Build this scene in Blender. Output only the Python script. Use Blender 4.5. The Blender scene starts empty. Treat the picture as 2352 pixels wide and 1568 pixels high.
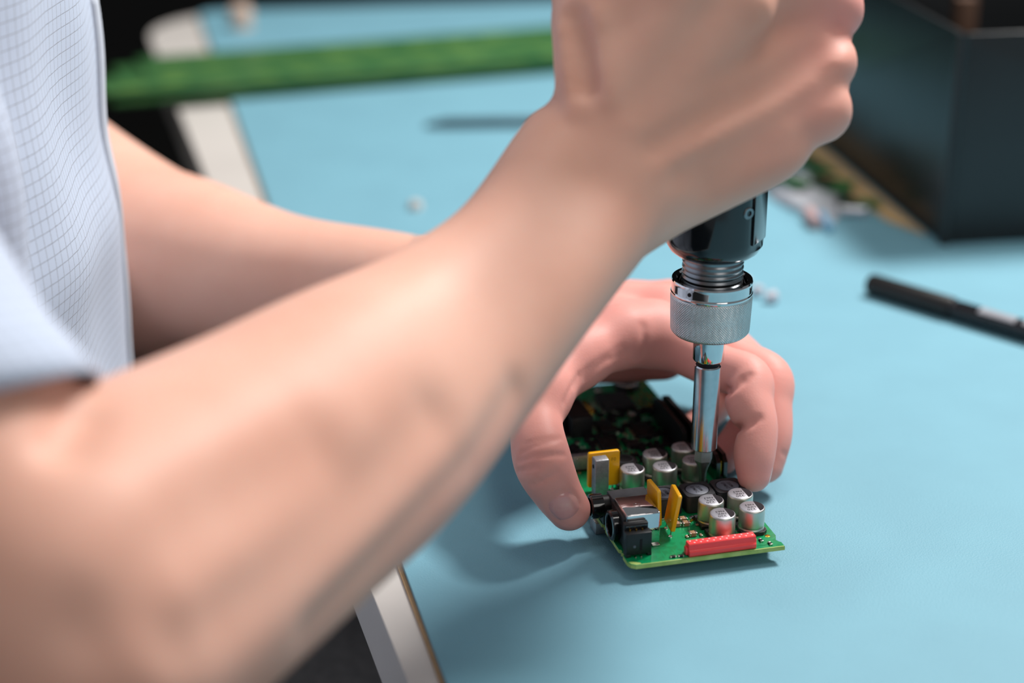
import bpy, bmesh, math, random
import numpy as np
from mathutils import Vector, Matrix

# ------------------------------------------------------------------ camera, world, light, exposure
sc = bpy.context.scene
col = sc.collection
FPX, TH, CAMH = 4170.0, math.atan(0.400), 0.333      # focal length in pixels, pitch, height over the mat (m)
cth, sth = math.cos(TH), math.sin(TH)
cd = bpy.data.cameras.new('camera'); cam = bpy.data.objects.new('camera', cd); col.objects.link(cam)
cam.location = (0, 0, CAMH); cam.rotation_euler = (math.pi/2 - TH, 0, 0)
cd.sensor_width = 36.0; cd.lens = FPX/2352*36.0; cd.clip_start = 0.01; cd.clip_end = 50
cd.dof.use_dof = True; cd.dof.focus_distance = 0.700; cd.dof.aperture_fstop = 4.0
sc.camera = cam
w = bpy.data.worlds.new('world'); sc.world = w; w.use_nodes = True
w.node_tree.nodes['Background'].inputs[0].default_value = (0.92, 0.96, 1.0, 1)
w.node_tree.nodes['Background'].inputs[1].default_value = 0.20
def area(name, loc, target, sx, sy, power, color):
    l = bpy.data.lights.new(name, 'AREA'); l.shape = 'RECTANGLE'; l.size = sx; l.size_y = sy
    l.energy = power; l.color = color
    o = bpy.data.objects.new(name, l); col.objects.link(o); o.location = loc
    o.rotation_euler = (Vector(target) - Vector(loc)).to_track_quat('-Z', 'Y').to_euler()
    return o
area('bench_lamp', (0.76, 1.36, 1.30), (0.05, 0.65, 0), 0.42, 0.22, 36, (1.0, 0.98, 0.95))
area('ceiling_lamp', (0.30, 0.80, 1.75), (-0.05, 0.62, 0), 1.0, 0.4, 9.5, (1.0, 0.96, 0.90))
area('front_fill_light', (0.95, -1.1, 1.15), (0.05, 0.62, 0.05), 1.1, 0.8, 8, (1.0, 0.96, 0.92))  # added fill light behind the camera, brightens the thumb and hands
sc.view_settings.view_transform = 'Standard'; sc.view_settings.look = 'None'
sc.view_settings.exposure = 0.0; sc.view_settings.gamma = 1.0
sc.view_settings.use_curve_mapping = False

# ------------------------------------------------------------------ helpers
rnd = random.Random(7)
def ray(px, py):
    u = (px-1176)/FPX; v = (py-784)/FPX
    return np.array([u, cth - v*sth, -sth - v*cth])
def D(px, py, d):                       # a point at axial distance d (m), result in mm
    return (np.array([0, 0, CAMH]) + d*ray(px, py))*1000
def P(px, py, z=0.0):                   # a point of the plane z (mm), result in mm
    r = ray(px, py); t = (z/1000-CAMH)/r[2]
    return (np.array([0, 0, CAMH]) + t*r)*1000
def proj(p):
    q = np.array(p)/1000 - np.array([0, 0, CAMH]); d = q[1]*cth - q[2]*sth
    return 1176 + FPX*q[0]/d, 784 + FPX*(-q[1]*sth - q[2]*cth)/d, d
def lin(c):
    return tuple(((x/255)/12.92 if x/255 <= .04045 else ((x/255+.055)/1.055)**2.4) for x in c)

def material(name, rgb, rough=.5, metal=0., rgb2=None, nscale=40., ndetail=4., bump=0., bscale=300., spec=.5,
             coat=0., trans=0., sss=0., alpha=1., ior=1.45, coords='Object', contrast=(.35, .65)):
    m = bpy.data.materials.new(name); m.use_nodes = True
    nt = m.node_tree; b = nt.nodes['Principled BSDF']
    b.inputs['Roughness'].default_value = rough; b.inputs['Metallic'].default_value = metal
    b.inputs['Specular IOR Level'].default_value = spec; b.inputs['Coat Weight'].default_value = coat
    b.inputs['Coat Roughness'].default_value = .08
    b.inputs['Transmission Weight'].default_value = trans; b.inputs['IOR'].default_value = ior
    b.inputs['Alpha'].default_value = alpha
    c1 = lin(rgb) + (1,)
    b.inputs['Base Color'].default_value = c1
    if sss:
        b.inputs['Subsurface Weight'].default_value = sss
        b.inputs['Subsurface Radius'].default_value = (1., .35, .2)
        b.inputs['Subsurface Scale'].default_value = .004
    tc = nt.nodes.new('ShaderNodeTexCoord')
    n = nt.nodes.new('ShaderNodeTexNoise'); n.inputs['Scale'].default_value = nscale; n.inputs['Detail'].default_value = ndetail
    nt.links.new(tc.outputs[coords], n.inputs['Vector'])
    r = nt.nodes.new('ShaderNodeValToRGB')
    c2 = lin(rgb2) + (1,) if rgb2 else tuple(x*.88 for x in c1[:3]) + (1,)
    r.color_ramp.elements[0].color = c2; r.color_ramp.elements[1].color = c1
    r.color_ramp.elements[0].position, r.color_ramp.elements[1].position = contrast
    nt.links.new(n.outputs['Fac'], r.inputs['Fac']); nt.links.new(r.outputs['Color'], b.inputs['Base Color'])
    if bump:
        n2 = nt.nodes.new('ShaderNodeTexNoise'); n2.inputs['Scale'].default_value = bscale; n2.inputs['Detail'].default_value = 3
        nt.links.new(tc.outputs[coords], n2.inputs['Vector'])
        bp = nt.nodes.new('ShaderNodeBump'); bp.inputs['Strength'].default_value = bump; bp.inputs['Distance'].default_value = .0006
        nt.links.new(n2.outputs['Fac'], bp.inputs['Height']); nt.links.new(bp.outputs['Normal'], b.inputs['Normal'])
    return m

def finish(bm, smooth=True, angle=35):
    bmesh.ops.recalc_face_normals(bm, faces=bm.faces)
    for f in bm.faces: f.smooth = smooth
    if smooth:
        a = math.radians(angle)
        for e in bm.edges:
            if len(e.link_faces) == 2 and e.calc_face_angle(0) > a: e.smooth = False
def mesh_of(name, bm, mats, smooth=True, angle=35, scale=.001):
    finish(bm, smooth, angle)
    me = bpy.data.meshes.new(name); bm.to_mesh(me); bm.free()
    me.transform(Matrix.Scale(scale, 4))
    for m in (mats if isinstance(mats, (list, tuple)) else [mats]): me.materials.append(m)
    return me
def obj(name, bm, mats, parent=None, loc=(0, 0, 0), rot=(0, 0, 0), smooth=True, angle=35):   # bm and loc in mm
    me = bm if isinstance(bm, bpy.types.Mesh) else mesh_of(name, bm, mats, smooth, angle)
    o = bpy.data.objects.new(name, me); col.objects.link(o)
    o.location = tuple(x*.001 for x in loc); o.rotation_euler = rot; o.parent = parent
    return o
def tag(o, label=None, cat=None, group=None, kind=None):
    if label: o['label'] = label
    if cat: o['category'] = cat
    if group: o['group'] = group
    if kind: o['kind'] = kind
    return o
def empty(name, loc=(0, 0, 0), rz=0.):
    o = bpy.data.objects.new(name, None); col.objects.link(o); o.empty_display_size = .02
    o.location = tuple(x*.001 for x in loc); o.rotation_euler = (0, 0, rz); return o

def setmat(faces, mi):
    for f in faces: f.material_index = mi
def box(bm, x0, x1, y0, y1, z0, z1, bev=0., seg=2, mi=0):
    t = bmesh.new(); r = bmesh.ops.create_cube(t, size=1)
    for v in t.verts:
        v.co = Vector(((x0+x1)/2 + v.co.x*(x1-x0), (y0+y1)/2 + v.co.y*(y1-y0), (z0+z1)/2 + v.co.z*(z1-z0)))
    if bev: bmesh.ops.bevel(t, geom=list(t.edges), offset=bev, segments=seg, profile=.5, affect='EDGES')
    setmat(t.faces, mi); merge(bm, t)
    return bm
def merge(bm, t, M=None):
    me = bpy.data.meshes.new('tmp'); t.to_mesh(me); t.free()
    if M is not None: me.transform(M)
    bm.from_mesh(me); bpy.data.meshes.remove(me)
def lathe(bm, prof, n=32, M=None, mi=0):       # prof: (r, z) list; closes on the axis when r == 0
    t = bmesh.new(); rings = []
    for r, z in prof:
        if r <= 1e-6: rings.append([t.verts.new((0, 0, z))])
        else: rings.append([t.verts.new((r*math.cos(2*math.pi*i/n), r*math.sin(2*math.pi*i/n), z)) for i in range(n)])
    for a, b in zip(rings[:-1], rings[1:]):
        for i in range(n):
            j = (i+1) % n
            if len(a) == 1 and len(b) == 1: continue
            if len(a) == 1: f = t.faces.new((a[0], b[i], b[j]))
            elif len(b) == 1: f = t.faces.new((a[i], a[j], b[0]))
            else: f = t.faces.new((a[i], a[j], b[j], b[i]))
            f.material_index = mi
    merge(bm, t, M); return bm
def prism(bm, pts, z0, z1, bev=0., mi=0, mi_side=None):
    t = bmesh.new()
    lo = [t.verts.new((x, y, z0)) for x, y in pts]; hi = [t.verts.new((x, y, z1)) for x, y in pts]
    n = len(pts)
    top = t.faces.new(hi); t.faces.new(list(reversed(lo)))
    sides = [t.faces.new((lo[i], lo[(i+1) % n], hi[(i+1) % n], hi[i])) for i in range(n)]
    setmat(t.faces, mi)
    if mi_side is not None: setmat(sides, mi_side)
    if bev: bmesh.ops.bevel(t, geom=list(top.edges), offset=bev, segments=2, profile=.5, affect='EDGES')
    merge(bm, t); return bm
def tube(bm, pts, r, n=8, mi=0, cap=True):
    t = bmesh.new(); pts = [Vector(p) for p in pts]; rings = []
    rr = r if isinstance(r, (list, tuple)) else [r]*len(pts)
    up = Vector((0, 0, 1))
    for i, p in enumerate(pts):
        d = (pts[min(i+1, len(pts)-1)] - pts[max(i-1, 0)]).normalized()
        u = d.cross(up)
        if u.length < 1e-3: u = d.cross(Vector((1, 0, 0)))
        u.normalize(); v = d.cross(u)
        rings.append([t.verts.new(p + rr[i]*(u*math.cos(2*math.pi*k/n) + v*math.sin(2*math.pi*k/n))) for k in range(n)])
    for a, b in zip(rings[:-1], rings[1:]):
        for k in range(n): t.faces.new((a[k], a[(k+1) % n], b[(k+1) % n], b[k]))
    if cap: t.faces.new(rings[0]); t.faces.new(list(reversed(rings[-1])))
    setmat(t.faces, mi); merge(bm, t); return bm
def rrect(x0, x1, y0, y1, r, n=5):
    out = []
    for cx, cy, a0 in ((x1-r, y1-r, 0), (x0+r, y1-r, 90), (x0+r, y0+r, 180), (x1-r, y0+r, 270)):
        for k in range(n+1):
            a = math.radians(a0 + 90*k/n); out.append((cx + r*math.cos(a), cy + r*math.sin(a)))
    return out
def text_into(bm, s, size, M, mi=0, bold=0.):     # flat lettering, centred, in mm
    c = bpy.data.curves.new('t', 'FONT'); c.body = s; c.size = size; c.align_x = 'CENTER'; c.align_y = 'CENTER'
    c.offset = bold; c.resolution_u = 2
    o = bpy.data.objects.new('t', c); col.objects.link(o)
    me = bpy.data.meshes.new_from_object(o.evaluated_get(bpy.context.evaluated_depsgraph_get()))
    me.transform(M)
    n0 = len(bm.faces); bm.from_mesh(me); bm.faces.ensure_lookup_table()
    for f in bm.faces[n0:]: f.material_index = mi
    bpy.data.objects.remove(o); bpy.data.meshes.remove(me); bpy.data.curves.remove(c)

# ------------------------------------------------------------------ materials
M = {}
M['mat'] = material('mat_teal', (117, 166, 183), .55, rgb2=(114, 162, 179), nscale=22, ndetail=8, bump=.35, bscale=1400, spec=.35)
M['mat_back'] = material('mat_tan_back', (168, 136, 100), .8, nscale=300)
M['laminate'] = material('white_laminate', (208, 202, 197), .35, nscale=8, rgb2=(201, 195, 190))
M['floor'] = material('dark_floor', (20, 19, 18), .7, nscale=9)
M['wall'] = material('dark_wall', (12, 12, 12), .8, nscale=3)
M['steel_leg'] = material('grey_steel', (90, 92, 95), .4, .6)
M['mask'] = material('green_solder_mask', (0, 138, 84), .3, rgb2=(0, 126, 74), nscale=420, ndetail=2, coat=.2, contrast=(.45, .5))
M['fr4'] = material('fr4_edge', (178, 196, 116), .6, rgb2=(150, 176, 90), nscale=200)
M['can'] = material('brushed_aluminium', (212, 211, 202), .42, 1., rgb2=(200, 199, 190), nscale=120)
M['cantop'] = material('sleeved_can_top', (186, 184, 192), .38, .75, rgb2=(176, 175, 182), nscale=200)
M['ink'] = material('black_ink', (30, 24, 30), .55, nscale=100, spec=.2)
M['plastic'] = material('black_plastic', (24, 25, 28), .42, rgb2=(18, 19, 21), nscale=150, bump=.05, bscale=600)
M['plastic_gloss'] = material('gloss_black_plastic', (14, 15, 18), .14, nscale=50, coat=.6)
M['ferrite'] = material('ferrite', (44, 45, 50), .5, rgb2=(36, 37, 41), nscale=260, bump=.1, bscale=900)
M['ferrite_top'] = material('ferrite_disc', (96, 100, 112), .5, rgb2=(84, 88, 100), nscale=300, bump=.1, bscale=900)
M['yellow'] = material('yellow_epoxy', (244, 178, 6), .32, rgb2=(238, 170, 2), nscale=60, coat=.3)
M['cast'] = material('cast_aluminium', (158, 158, 162), .45, .7, rgb2=(140, 140, 145), nscale=600, bump=.15, bscale=1500)
M['shield'] = material('polished_tin', (206, 206, 208), .06, 1., nscale=20)
M['red'] = material('red_plastic', (250, 76, 78), .35, rgb2=(246, 68, 70), nscale=90, sss=.1)
M['pinwhite'] = material('tinned_pin', (236, 200, 200), .3, .2, nscale=100)
M['tin'] = material('tin_solder', (205, 202, 192), .25, 1., nscale=300)
M['gold'] = material('gold_plate', (222, 168, 60), .25, 1., nscale=300)
M['ceramic'] = material('tan_ceramic', (160, 124, 92), .45, rgb2=(146, 112, 82), nscale=400)
M['chrome'] = material('chrome', (214, 214, 216), .07, 1., nscale=10)
M['satin'] = material('satin_steel', (190, 192, 196), .2, 1., rgb2=(176, 178, 182), nscale=200)
M['knurl'] = material('knurled_steel', (222, 222, 222), .36, 1., nscale=100)
M['dark_steel'] = material('dark_steel', (136, 140, 144), .3, 1., nscale=100)
M['bit'] = material('bit_steel', (158, 158, 156), .4, 1., nscale=300)
M['handle'] = material('black_handle', (16, 20, 24), .12, nscale=40, coat=.5)
M['bin'] = material('black_conductive_plastic', (36, 38, 40), .34, rgb2=(29, 31, 33), nscale=12, bump=.08, bscale=300)
M['card'] = material('brown_cardboard', (206, 174, 128), .85, rgb2=(192, 160, 116), nscale=70)
M['bag'] = material('frosted_plastic_bag', (214, 216, 228), .25, alpha=.55, nscale=40, rgb2=(226, 228, 236))
M['panel'] = material('panel_green', (44, 98, 56), .4, rgb2=(80, 122, 70), nscale=26, ndetail=6, coat=.2)
M['panel_edge'] = material('panel_edge', (92, 132, 62), .6, nscale=60)
M['bead'] = material('clear_bead', (232, 230, 238), .15, nscale=50, alpha=.75)
M['beige'] = material('beige_plastic', (214, 188, 172), .5, nscale=60)
M['greymetal'] = material('grey_metal', (92, 112, 122), .3, .8, nscale=60)
M['pen'] = material('pen_black', (26, 24, 24), .42, nscale=60)
M['pen_glossy'] = material('pen_barrel', (30, 30, 34), .22, nscale=60)
M['silver'] = material('silver_print', (206, 206, 214), .3, .6, nscale=60)
M['pink'] = material('pink_body', (200, 168, 168), .5, nscale=60)
M['blue'] = material('blue_body', (120, 180, 216), .5, nscale=60)
M['trousers'] = material('dark_trousers', (124, 121, 118), .9, rgb2=(110, 107, 105), nscale=200, bump=.3, bscale=700)
M['nail'] = material('fingernail', (214, 150, 146), .26, rgb2=(222, 166, 158), nscale=160, sss=.2, coat=.4)
M['bench'] = M['laminate']

# ------------------------------------------------------------------ setting
b = bmesh.new(); box(b, -8000, 8000, -1500, 4200, -780, -760)
tag(obj('floor', b, M['floor'], smooth=False), kind='structure')
b = bmesh.new(); box(b, -8000, 8000, 4200, 4240, -780, 2200)
tag(obj('wall_back', b, M['wall'], smooth=False), kind='structure')

def fillet(pts, rad, n=10):
    out = []
    for i, p in enumerate(pts):
        p = Vector(p); a = (Vector(pts[i-1])-p); c = (Vector(pts[(i+1) % len(pts)])-p); r = rad[i]
        if r <= 0: out.append(tuple(p)); continue
        a.normalize(); c.normalize(); half = a.angle(c)/2; t = r/math.tan(half)
        ce = p + (a+c).normalized()*(r/math.sin(half)); s = p+a*t; e = p+c*t
        a0 = math.atan2(s.y-ce.y, s.x-ce.x); a1 = math.atan2(e.y-ce.y, e.x-ce.x)
        da = (a1-a0+math.pi) % (2*math.pi) - math.pi
        out += [(ce.x+r*math.cos(a0+da*k/n), ce.y+r*math.sin(a0+da*k/n)) for k in range(n+1)]
    return out
t1, t2 = P(876, 1395)[:2], P(374, 150)[:2]; m1, m2 = P(1015, 1568)[:2], P(470, 80)[:2]
def online(a, c, y): k = (y-a[1])/(c[1]-a[1]); return (a[0]+k*(c[0]-a[0]), y)
f1, f2 = P(450, 26)[:2], P(1280, 2)[:2]
def far(x): k = (x-f1[0])/(f2[0]-f1[0]); return f1[1] + k*(f2[1]-f1[1])
bench = empty('workbench', (300, 900, -760))
tag(bench, 'white laminate workbench with a rounded edge under the teal mat', 'workbench')
tl = online(t1, t2, 1640)
outline = fillet([online(t1, t2, 250), (1000, 250), (1000, far(1000)+14), (tl[0], far(tl[0])+8)], [20, 20, 60, 90])
b = bmesh.new(); t = bmesh.new()
lo = [t.verts.new((x, y, -33)) for x, y in outline]; hi = [t.verts.new((x, y, -3)) for x, y in outline]; n = len(outline)
ft = t.faces.new(hi); fb = t.faces.new(list(reversed(lo)))
for i in range(n): t.faces.new((lo[i], lo[(i+1) % n], hi[(i+1) % n], hi[i]))
bmesh.ops.bevel(t, geom=list(ft.edges)+list(fb.edges), offset=14.8, segments=8, profile=.5, affect='EDGES')
merge(b, t)
o = obj('tabletop', b, M['laminate'], bench, (-300, -900, 760))
leg_me = None
for x, y in ((120, 330), (930, 330), (930, 1500), (-150, 1500)):
    if leg_me is None:
        b = bmesh.new(); box(b, -20, 20, -20, 20, 0, 727, 2); leg_me = mesh_of('leg', b, M['steel_leg'])
    obj('leg', leg_me, None, bench, (x-300, y-900, 0))
mat = empty('bench_mat', (0, 0, -3)); tag(mat, 'teal antistatic rubber mat covering the workbench', 'mat')
mo = [online(m1, m2, 262), (985, 262), (985, far(985)), (f1[0], f1[1])]
mi_ = fillet(mo, [4, 4, 4, 18]); cx, cy = 300, 900
b = bmesh.new(); prism(b, mi_, 0, 1.0); obj('backing', b, M['mat_back'], mat, smooth=False)
def inset(pts, d):
    return [(p[0]+d, p[1]) if p[0] < 500 else (p[0]-d, p[1]) for p in pts]
b = bmesh.new(); prism(b, inset(mi_, 1.7), 1.0, 3.0, .5); obj('rubber_sheet', b, M['mat'], mat)

# ------------------------------------------------------------------ circuit board (local mm; x along the front edge, y towards the far end)
TB = math.radians(14.65); ZB = 6.6
Ow = P(1447, 1300, ZB)
pcb = empty('circuit_board', (Ow[0], Ow[1], 0), TB)
tag(pcb, 'populated green circuit board held between the fingers under the screwdriver bit', 'circuit board')
ex = np.array([math.cos(TB), math.sin(TB)]); ey = np.array([-ex[1], ex[0]])
def B2W(x, y, z): q = Ow[:2] + x*ex + y*ey; return np.array([q[0], q[1], z])
BW, BL = 61.5, 166.
pts = [(2.5, 0), (BW, 0), (BW, 3.5), (60.6, 4.2), (60.0, 5.6), (60.4, 7.2), (60.9, 7.6), (60.9, 8.6), (BW, 9.2), (BW, BL), (0, BL),
       (0, 35), (.9, 34.6), (.9, 33.4), (.2, 33), (.9, 32.4), (.9, 31), (0, 30.6), (0, 13.5), (.8, 13), (.8, 11.4), (.1, 11), (.8, 10.4), (.8, 9), (0, 8.4), (0, 3.2), (.8, 1.2)]
b = bmesh.new(); prism(b, pts, ZB-1.6, ZB, .12, 0, 1)
board = obj('board', b, [M['mask'], M['fr4']], pcb, smooth=False)
b = bmesh.new(); prism(b, [(.35, 3.2), (1.0, 1.5), (2.6, .3), (4.6, .3), (4.6, 1.6), (3.4, 2.2), (2.0, 3.0)], ZB, ZB+.03)
obj('bare_corner', b, M['fr4'], board, smooth=False)
b = bmesh.new(); prism(b, [(4.6, .05), (BW-.2, .05), (BW-.2, .55), (4.6, .55)], ZB, ZB+.03); obj('bare_edge', b, M['fr4'], board, smooth=False)
b = bmesh.new(); lathe(b, [(0, ZB+.08), (.9, ZB+.06), (1.1, ZB)], 16); obj('test_pad', b, M['gold'], board, (58.2, 9.6, 0))
for x, y in ((12, 26), (50, 26), (6, 158), (55, 158)):            # feet under the board
    b = bmesh.new(); lathe(b, [(0, 0), (2.6, 0), (2.8, .4), (2.8, ZB-1.6), (0, ZB-1.6)], 20); obj('standoff', b, M['plastic'], pcb, (x, y, 0))
b = bmesh.new(); box(b, -1.4, 3.6, 38.2, 46, .3, 5.0, .3); obj('underside_block', b, M['cast'], pcb)

# electrolytic capacitors
def cap_meshes():
    b = bmesh.new()
    lathe(b, [(0, 10.2), (4.35, 10.2), (4.75, 10.06), (4.98, 9.7), (5.0, 9.3), (5.0, 3.1), (4.93, 2.75), (4.78, 2.5), (4.78, 2.2), (4.95, 1.95), (5.05, 1.6), (4.9, 1.3), (0, 1.3)], 48)
    can = mesh_of('capacitor', b, [M['can'], M['cantop']], angle=50)
    for p in can.polygons:
        if p.normal.z > .9 and p.center.z > .0100: p.material_index = 1
    b = bmesh.new()
    prism(b, [(-5.15, -5.15), (3.4, -5.15), (5.15, -3.4), (5.15, 3.4), (3.4, 5.15), (-5.15, 5.15)], 0.15, 1.55, .15)
    base = mesh_of('base', b, M['plastic'], smooth=False)
    b = bmesh.new()
    seg = [(4.5*math.cos(math.radians(a)), 4.5*math.sin(math.radians(a))) for a in np.linspace(-66, 66, 20)]
    prism(b, seg, 10.2, 10.23)
    Z = 10.222
    for s, sz, x, y in (('220', 2.0, -.95, -2.2), ('HFK.', 1.75, -.75, -.35), ('N63', 1.8, -.65, 1.45)):
        text_into(b, s, sz, Matrix.Translation((x, y, Z)) @ Matrix.Rotation(math.pi, 4, 'Z') @ Matrix.Scale(1.15, 4, (1, 0, 0)), bold=.02)
    mark = mesh_of('marking', b, M['ink'], smooth=False)
    b = bmesh.new(); box(b, -6.1, -4.6, -.5, .5, 0, .35); box(b, 4.6, 6.1, -.5, .5, 0, .35); tab = mesh_of('terminal', b, M['tin'], smooth=False)
    return can, base, mark, tab
can, base, mark, tab = cap_meshes()
caps = [(40.9, 13.0), (40.7, 24.9), (53.6, 27.2), (53.8, 15.4), (20.0, 59.0), (33.3, 70.0), (33.3, 57.8), (46.7, 73.0), (46.8, 60.3)]
for i, (x, y) in enumerate(caps):
    o = obj('capacitor', can, None, pcb, (x, y, ZB), (0, 0, math.radians(rnd.uniform(-3, 3))))
    obj('base', base, None, o); obj('marking', mark, None, o); obj('terminal', tab, None, o)

# shielded inductors
def inductor_meshes():
    S = 6.1
    b = bmesh.new(); prism(b, rrect(-S, S, -S, S, 1.6), .2, 6.6, .2); body = mesh_of('inductor', b, M['ferrite'])
    b = bmesh.new()
    oct_ = rrect(-S+.15, S-.15, -S+.15, S-.15, 1.9)
    t = bmesh.new(); n = 64
    ou = [];
    for k in range(n):
        a = 2*math.pi*k/n; c, s = math.cos(a), math.sin(a); q = (abs(c)**7+abs(s)**7)**(-1/7)
        ou.append((c*q*(S-.12), s*q*(S-.12)))
    for z in (7.2,):
        o1 = [t.verts.new((x, y, 6.6)) for x, y in ou]; o2 = [t.verts.new((x, y, z)) for x, y in ou]
        i2 = [t.verts.new((4.95*math.cos(2*math.pi*k/n), 4.95*math.sin(2*math.pi*k/n), z)) for k in range(n)]
        i1 = [t.verts.new((4.95*math.cos(2*math.pi*k/n), 4.95*math.sin(2*math.pi*k/n), 6.6)) for k in range(n)]
        for k in range(n):
            j = (k+1) % n
            t.faces.new((o1[k], o1[j], o2[j], o2[k])); t.faces.new((o2[k], o2[j], i2[j], i2[k])); t.faces.new((i2[k], i2[j], i1[j], i1[k]))
    merge(b, t)
    rim = mesh_of('rim', b, M['ferrite'], angle=40)
    b = bmesh.new(); lathe(b, [(0, 7.25), (4.2, 7.25), (4.5, 7.1), (4.5, 6.5)], 40); disc = mesh_of('core_disc', b, M['ferrite_top'])
    b = bmesh.new()
    for s, y in (('330M', -1.1), ('EFM5C', 1.1)):
        text_into(b, s, 1.9, Matrix.Rotation(math.radians(98), 4, 'Z') @ Matrix.Translation((0, y, 7.28)) @ Matrix.Rotation(math.pi, 4, 'Z'), bold=.02)
    pr = mesh_of('marking', b, M['ink'], smooth=False)
    return body, rim, disc, pr
ib, ir, idc, ipr = inductor_meshes()
for x, y in ((40.7, 40.3), (53.6, 40.6), (26.9, 40.7)):
    o = obj('inductor', ib, None, pcb, (x, y, ZB)); obj('rim', ir, None, o); obj('core_disc', idc, None, o); obj('marking', ipr, None, o)
b = bmesh.new(); lathe(b, [(0, 7.2), (4.9, 7.2), (5.3, 6.8), (5.3, .2), (0, .2)], 36); o = obj('round_choke', b, M['plastic'], pcb, (21.5, 73.5, ZB))
b = bmesh.new(); lathe(b, [(3.2, 7.2), (3.2, 7.45), (4.0, 7.45), (4.0, 7.2)], 36); obj('ring', b, M['ferrite'], o)

# yellow radial fuses
def fuse(x, y, z, rot, w_, h_, th_, name='yellow_fuse', tilt=0., txt=None, pins=True):
    r = empty(name, (x, y, ZB+z)); r.parent = pcb; r.rotation_euler = (math.radians(tilt), 0, math.radians(rot))
    b = bmesh.new(); t = bmesh.new(); prism(t, rrect(-w_/2, w_/2, 0, h_, 1.0), -th_/2, th_/2)
    bmesh.ops.bevel(t, geom=[e for e in t.edges if abs(e.verts[0].co.z-e.verts[1].co.z) < 1e-4], offset=.4, segments=2, profile=.5, affect='EDGES')
    merge(b, t, Matrix.Rotation(math.pi/2, 4, 'X'))
    p = obj('wafer', b, M['yellow'], r)
    if pins:
        for s in (-1, 1):
            b = bmesh.new(); tube(b, [(s*w_*.3, 0, -z), (s*w_*.3, 0, .8)], .32, 8); lathe(b, [(0, -z+.9), (.5, -z+.5), (.9, -z)], 12, Matrix.Translation((s*w_*.3, 0, 0)))
            obj('pin', b, M['tin'], r)
    if txt:
        b = bmesh.new(); text_into(b, txt, 2.1, Matrix.Translation((w_*.3, -th_/2-.02, h_*.76)) @ Matrix.Rotation(math.pi/2, 4, 'X'))
        obj('marking', b, material('brown_ink', (150, 96, 0), .6), p, smooth=False)
    return r
fuse(9.1, 62.9, 2.0, 0, 13.2, 15.2, 1.9, txt='F0')
fuse(19.3, 28.6, 2.2, 92, 11.6, 15.4, 1.7, tilt=-3)
fuse(22.9, 21.8, 2.6, 85, 11.2, 15.4, 1.7, tilt=9)

# cast pillar in front of the fuse
b = bmesh.new(); box(b, -2.9, 2.9, -2.4, 2.4, 0, 17, .45, 3)
o = obj('metal_pillar', b, M['cast'], pcb, (6.2, 57.6, ZB))
b = bmesh.new(); lathe(b, [(0, 0), (.8, 0), (.85, .12)], 14, Matrix.Translation((-2.95, 0, 13.6)) @ Matrix.Rotation(-math.pi/2, 4, 'Y')); obj('side_hole', b, M['ink'], o)

# jack block with two barrels
b = bmesh.new(); box(b, 3.6, 18.7, 33.3, 41.0, 0, 11, .5); jb = obj('jack_block', b, material('scuffed_grey_plastic', (74, 78, 84), .5, rgb2=(56, 59, 64), nscale=180, bump=.15, bscale=500), pcb, (0, 0, ZB))
def barrel(cx_, cy_, cz, ro, ri, x0, x1, m, name, par):
    b = bmesh.new()
    lathe(b, [(ri, 0), (ro-.5, 0), (ro, .5), (ro, x1-x0), (ro-.6, x1-x0), (ri, x1-x0-.1), (ri*.98, 3), (ri*.98, .2)][0:0] or
          [(0, 4.2), (ri, 4.2), (ri, .4), (ri+.3, 0), (ro-.5, 0), (ro, .5), (ro, x1-x0), (0, x1-x0)], 40,
          Matrix.Translation((x0, cy_, cz)) @ Matrix.Rotation(math.pi/2, 4, 'Y'))
    return obj(name, b, m, par, (0, 0, 0))
bar1 = barrel(0, 38.0, 6.4, 4.9, 3.5, -4.3, .6, M['plastic_gloss'], 'jack_barrel', jb)
b = bmesh.new(); lathe(b, [(3.9, 0), (3.9, 4.4)], 32, Matrix.Translation((.4, 38.0, 6.4)) @ Matrix.Rotation(math.pi/2, 4, 'Y')); obj('jack_neck', b, M['plastic'], jb)
b = bmesh.new(); box(b, .2, 5, 33.6, 41, 0, 5.5, .3); obj('jack_foot', b, M['plastic'], jb)
sh = empty('shielded_socket', (0, 0, ZB)); sh.parent = pcb
bar2 = barrel(0, 21.5, 6.2, 5.9, 4.1, -1.4, 2.6, M['plastic_gloss'], 'socket_barrel', sh)
b = bmesh.new(); box(b, 1.6, 3.2, 13.4, 28.4, .3, 12.6, .4); obj('socket_face', b, M['plastic'], sh)
b = bmesh.new(); box(b, 2.6, 16.0, 12.9, 28.6, .4, 14.0, .55, 3); shell = obj('shield', b, M['shield'], sh)
b = bmesh.new(); lathe(b, [(0, -.35), (.7, -.35), (1.25, .04), (1.4, .02)], 18, Matrix.Translation((9.0, 20.5, 14.0))); obj('dimple', b, M['satin'], shell)
for x, y in ((14.6, 13.0), (3.8, 28.4), (14.6, 28.4)):
    b = bmesh.new(); box(b, x-1.7, x+1.3, y-.9, y+.4, 0, .7, .25); obj('solder_joint', b, M['tin'], sh)
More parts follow.
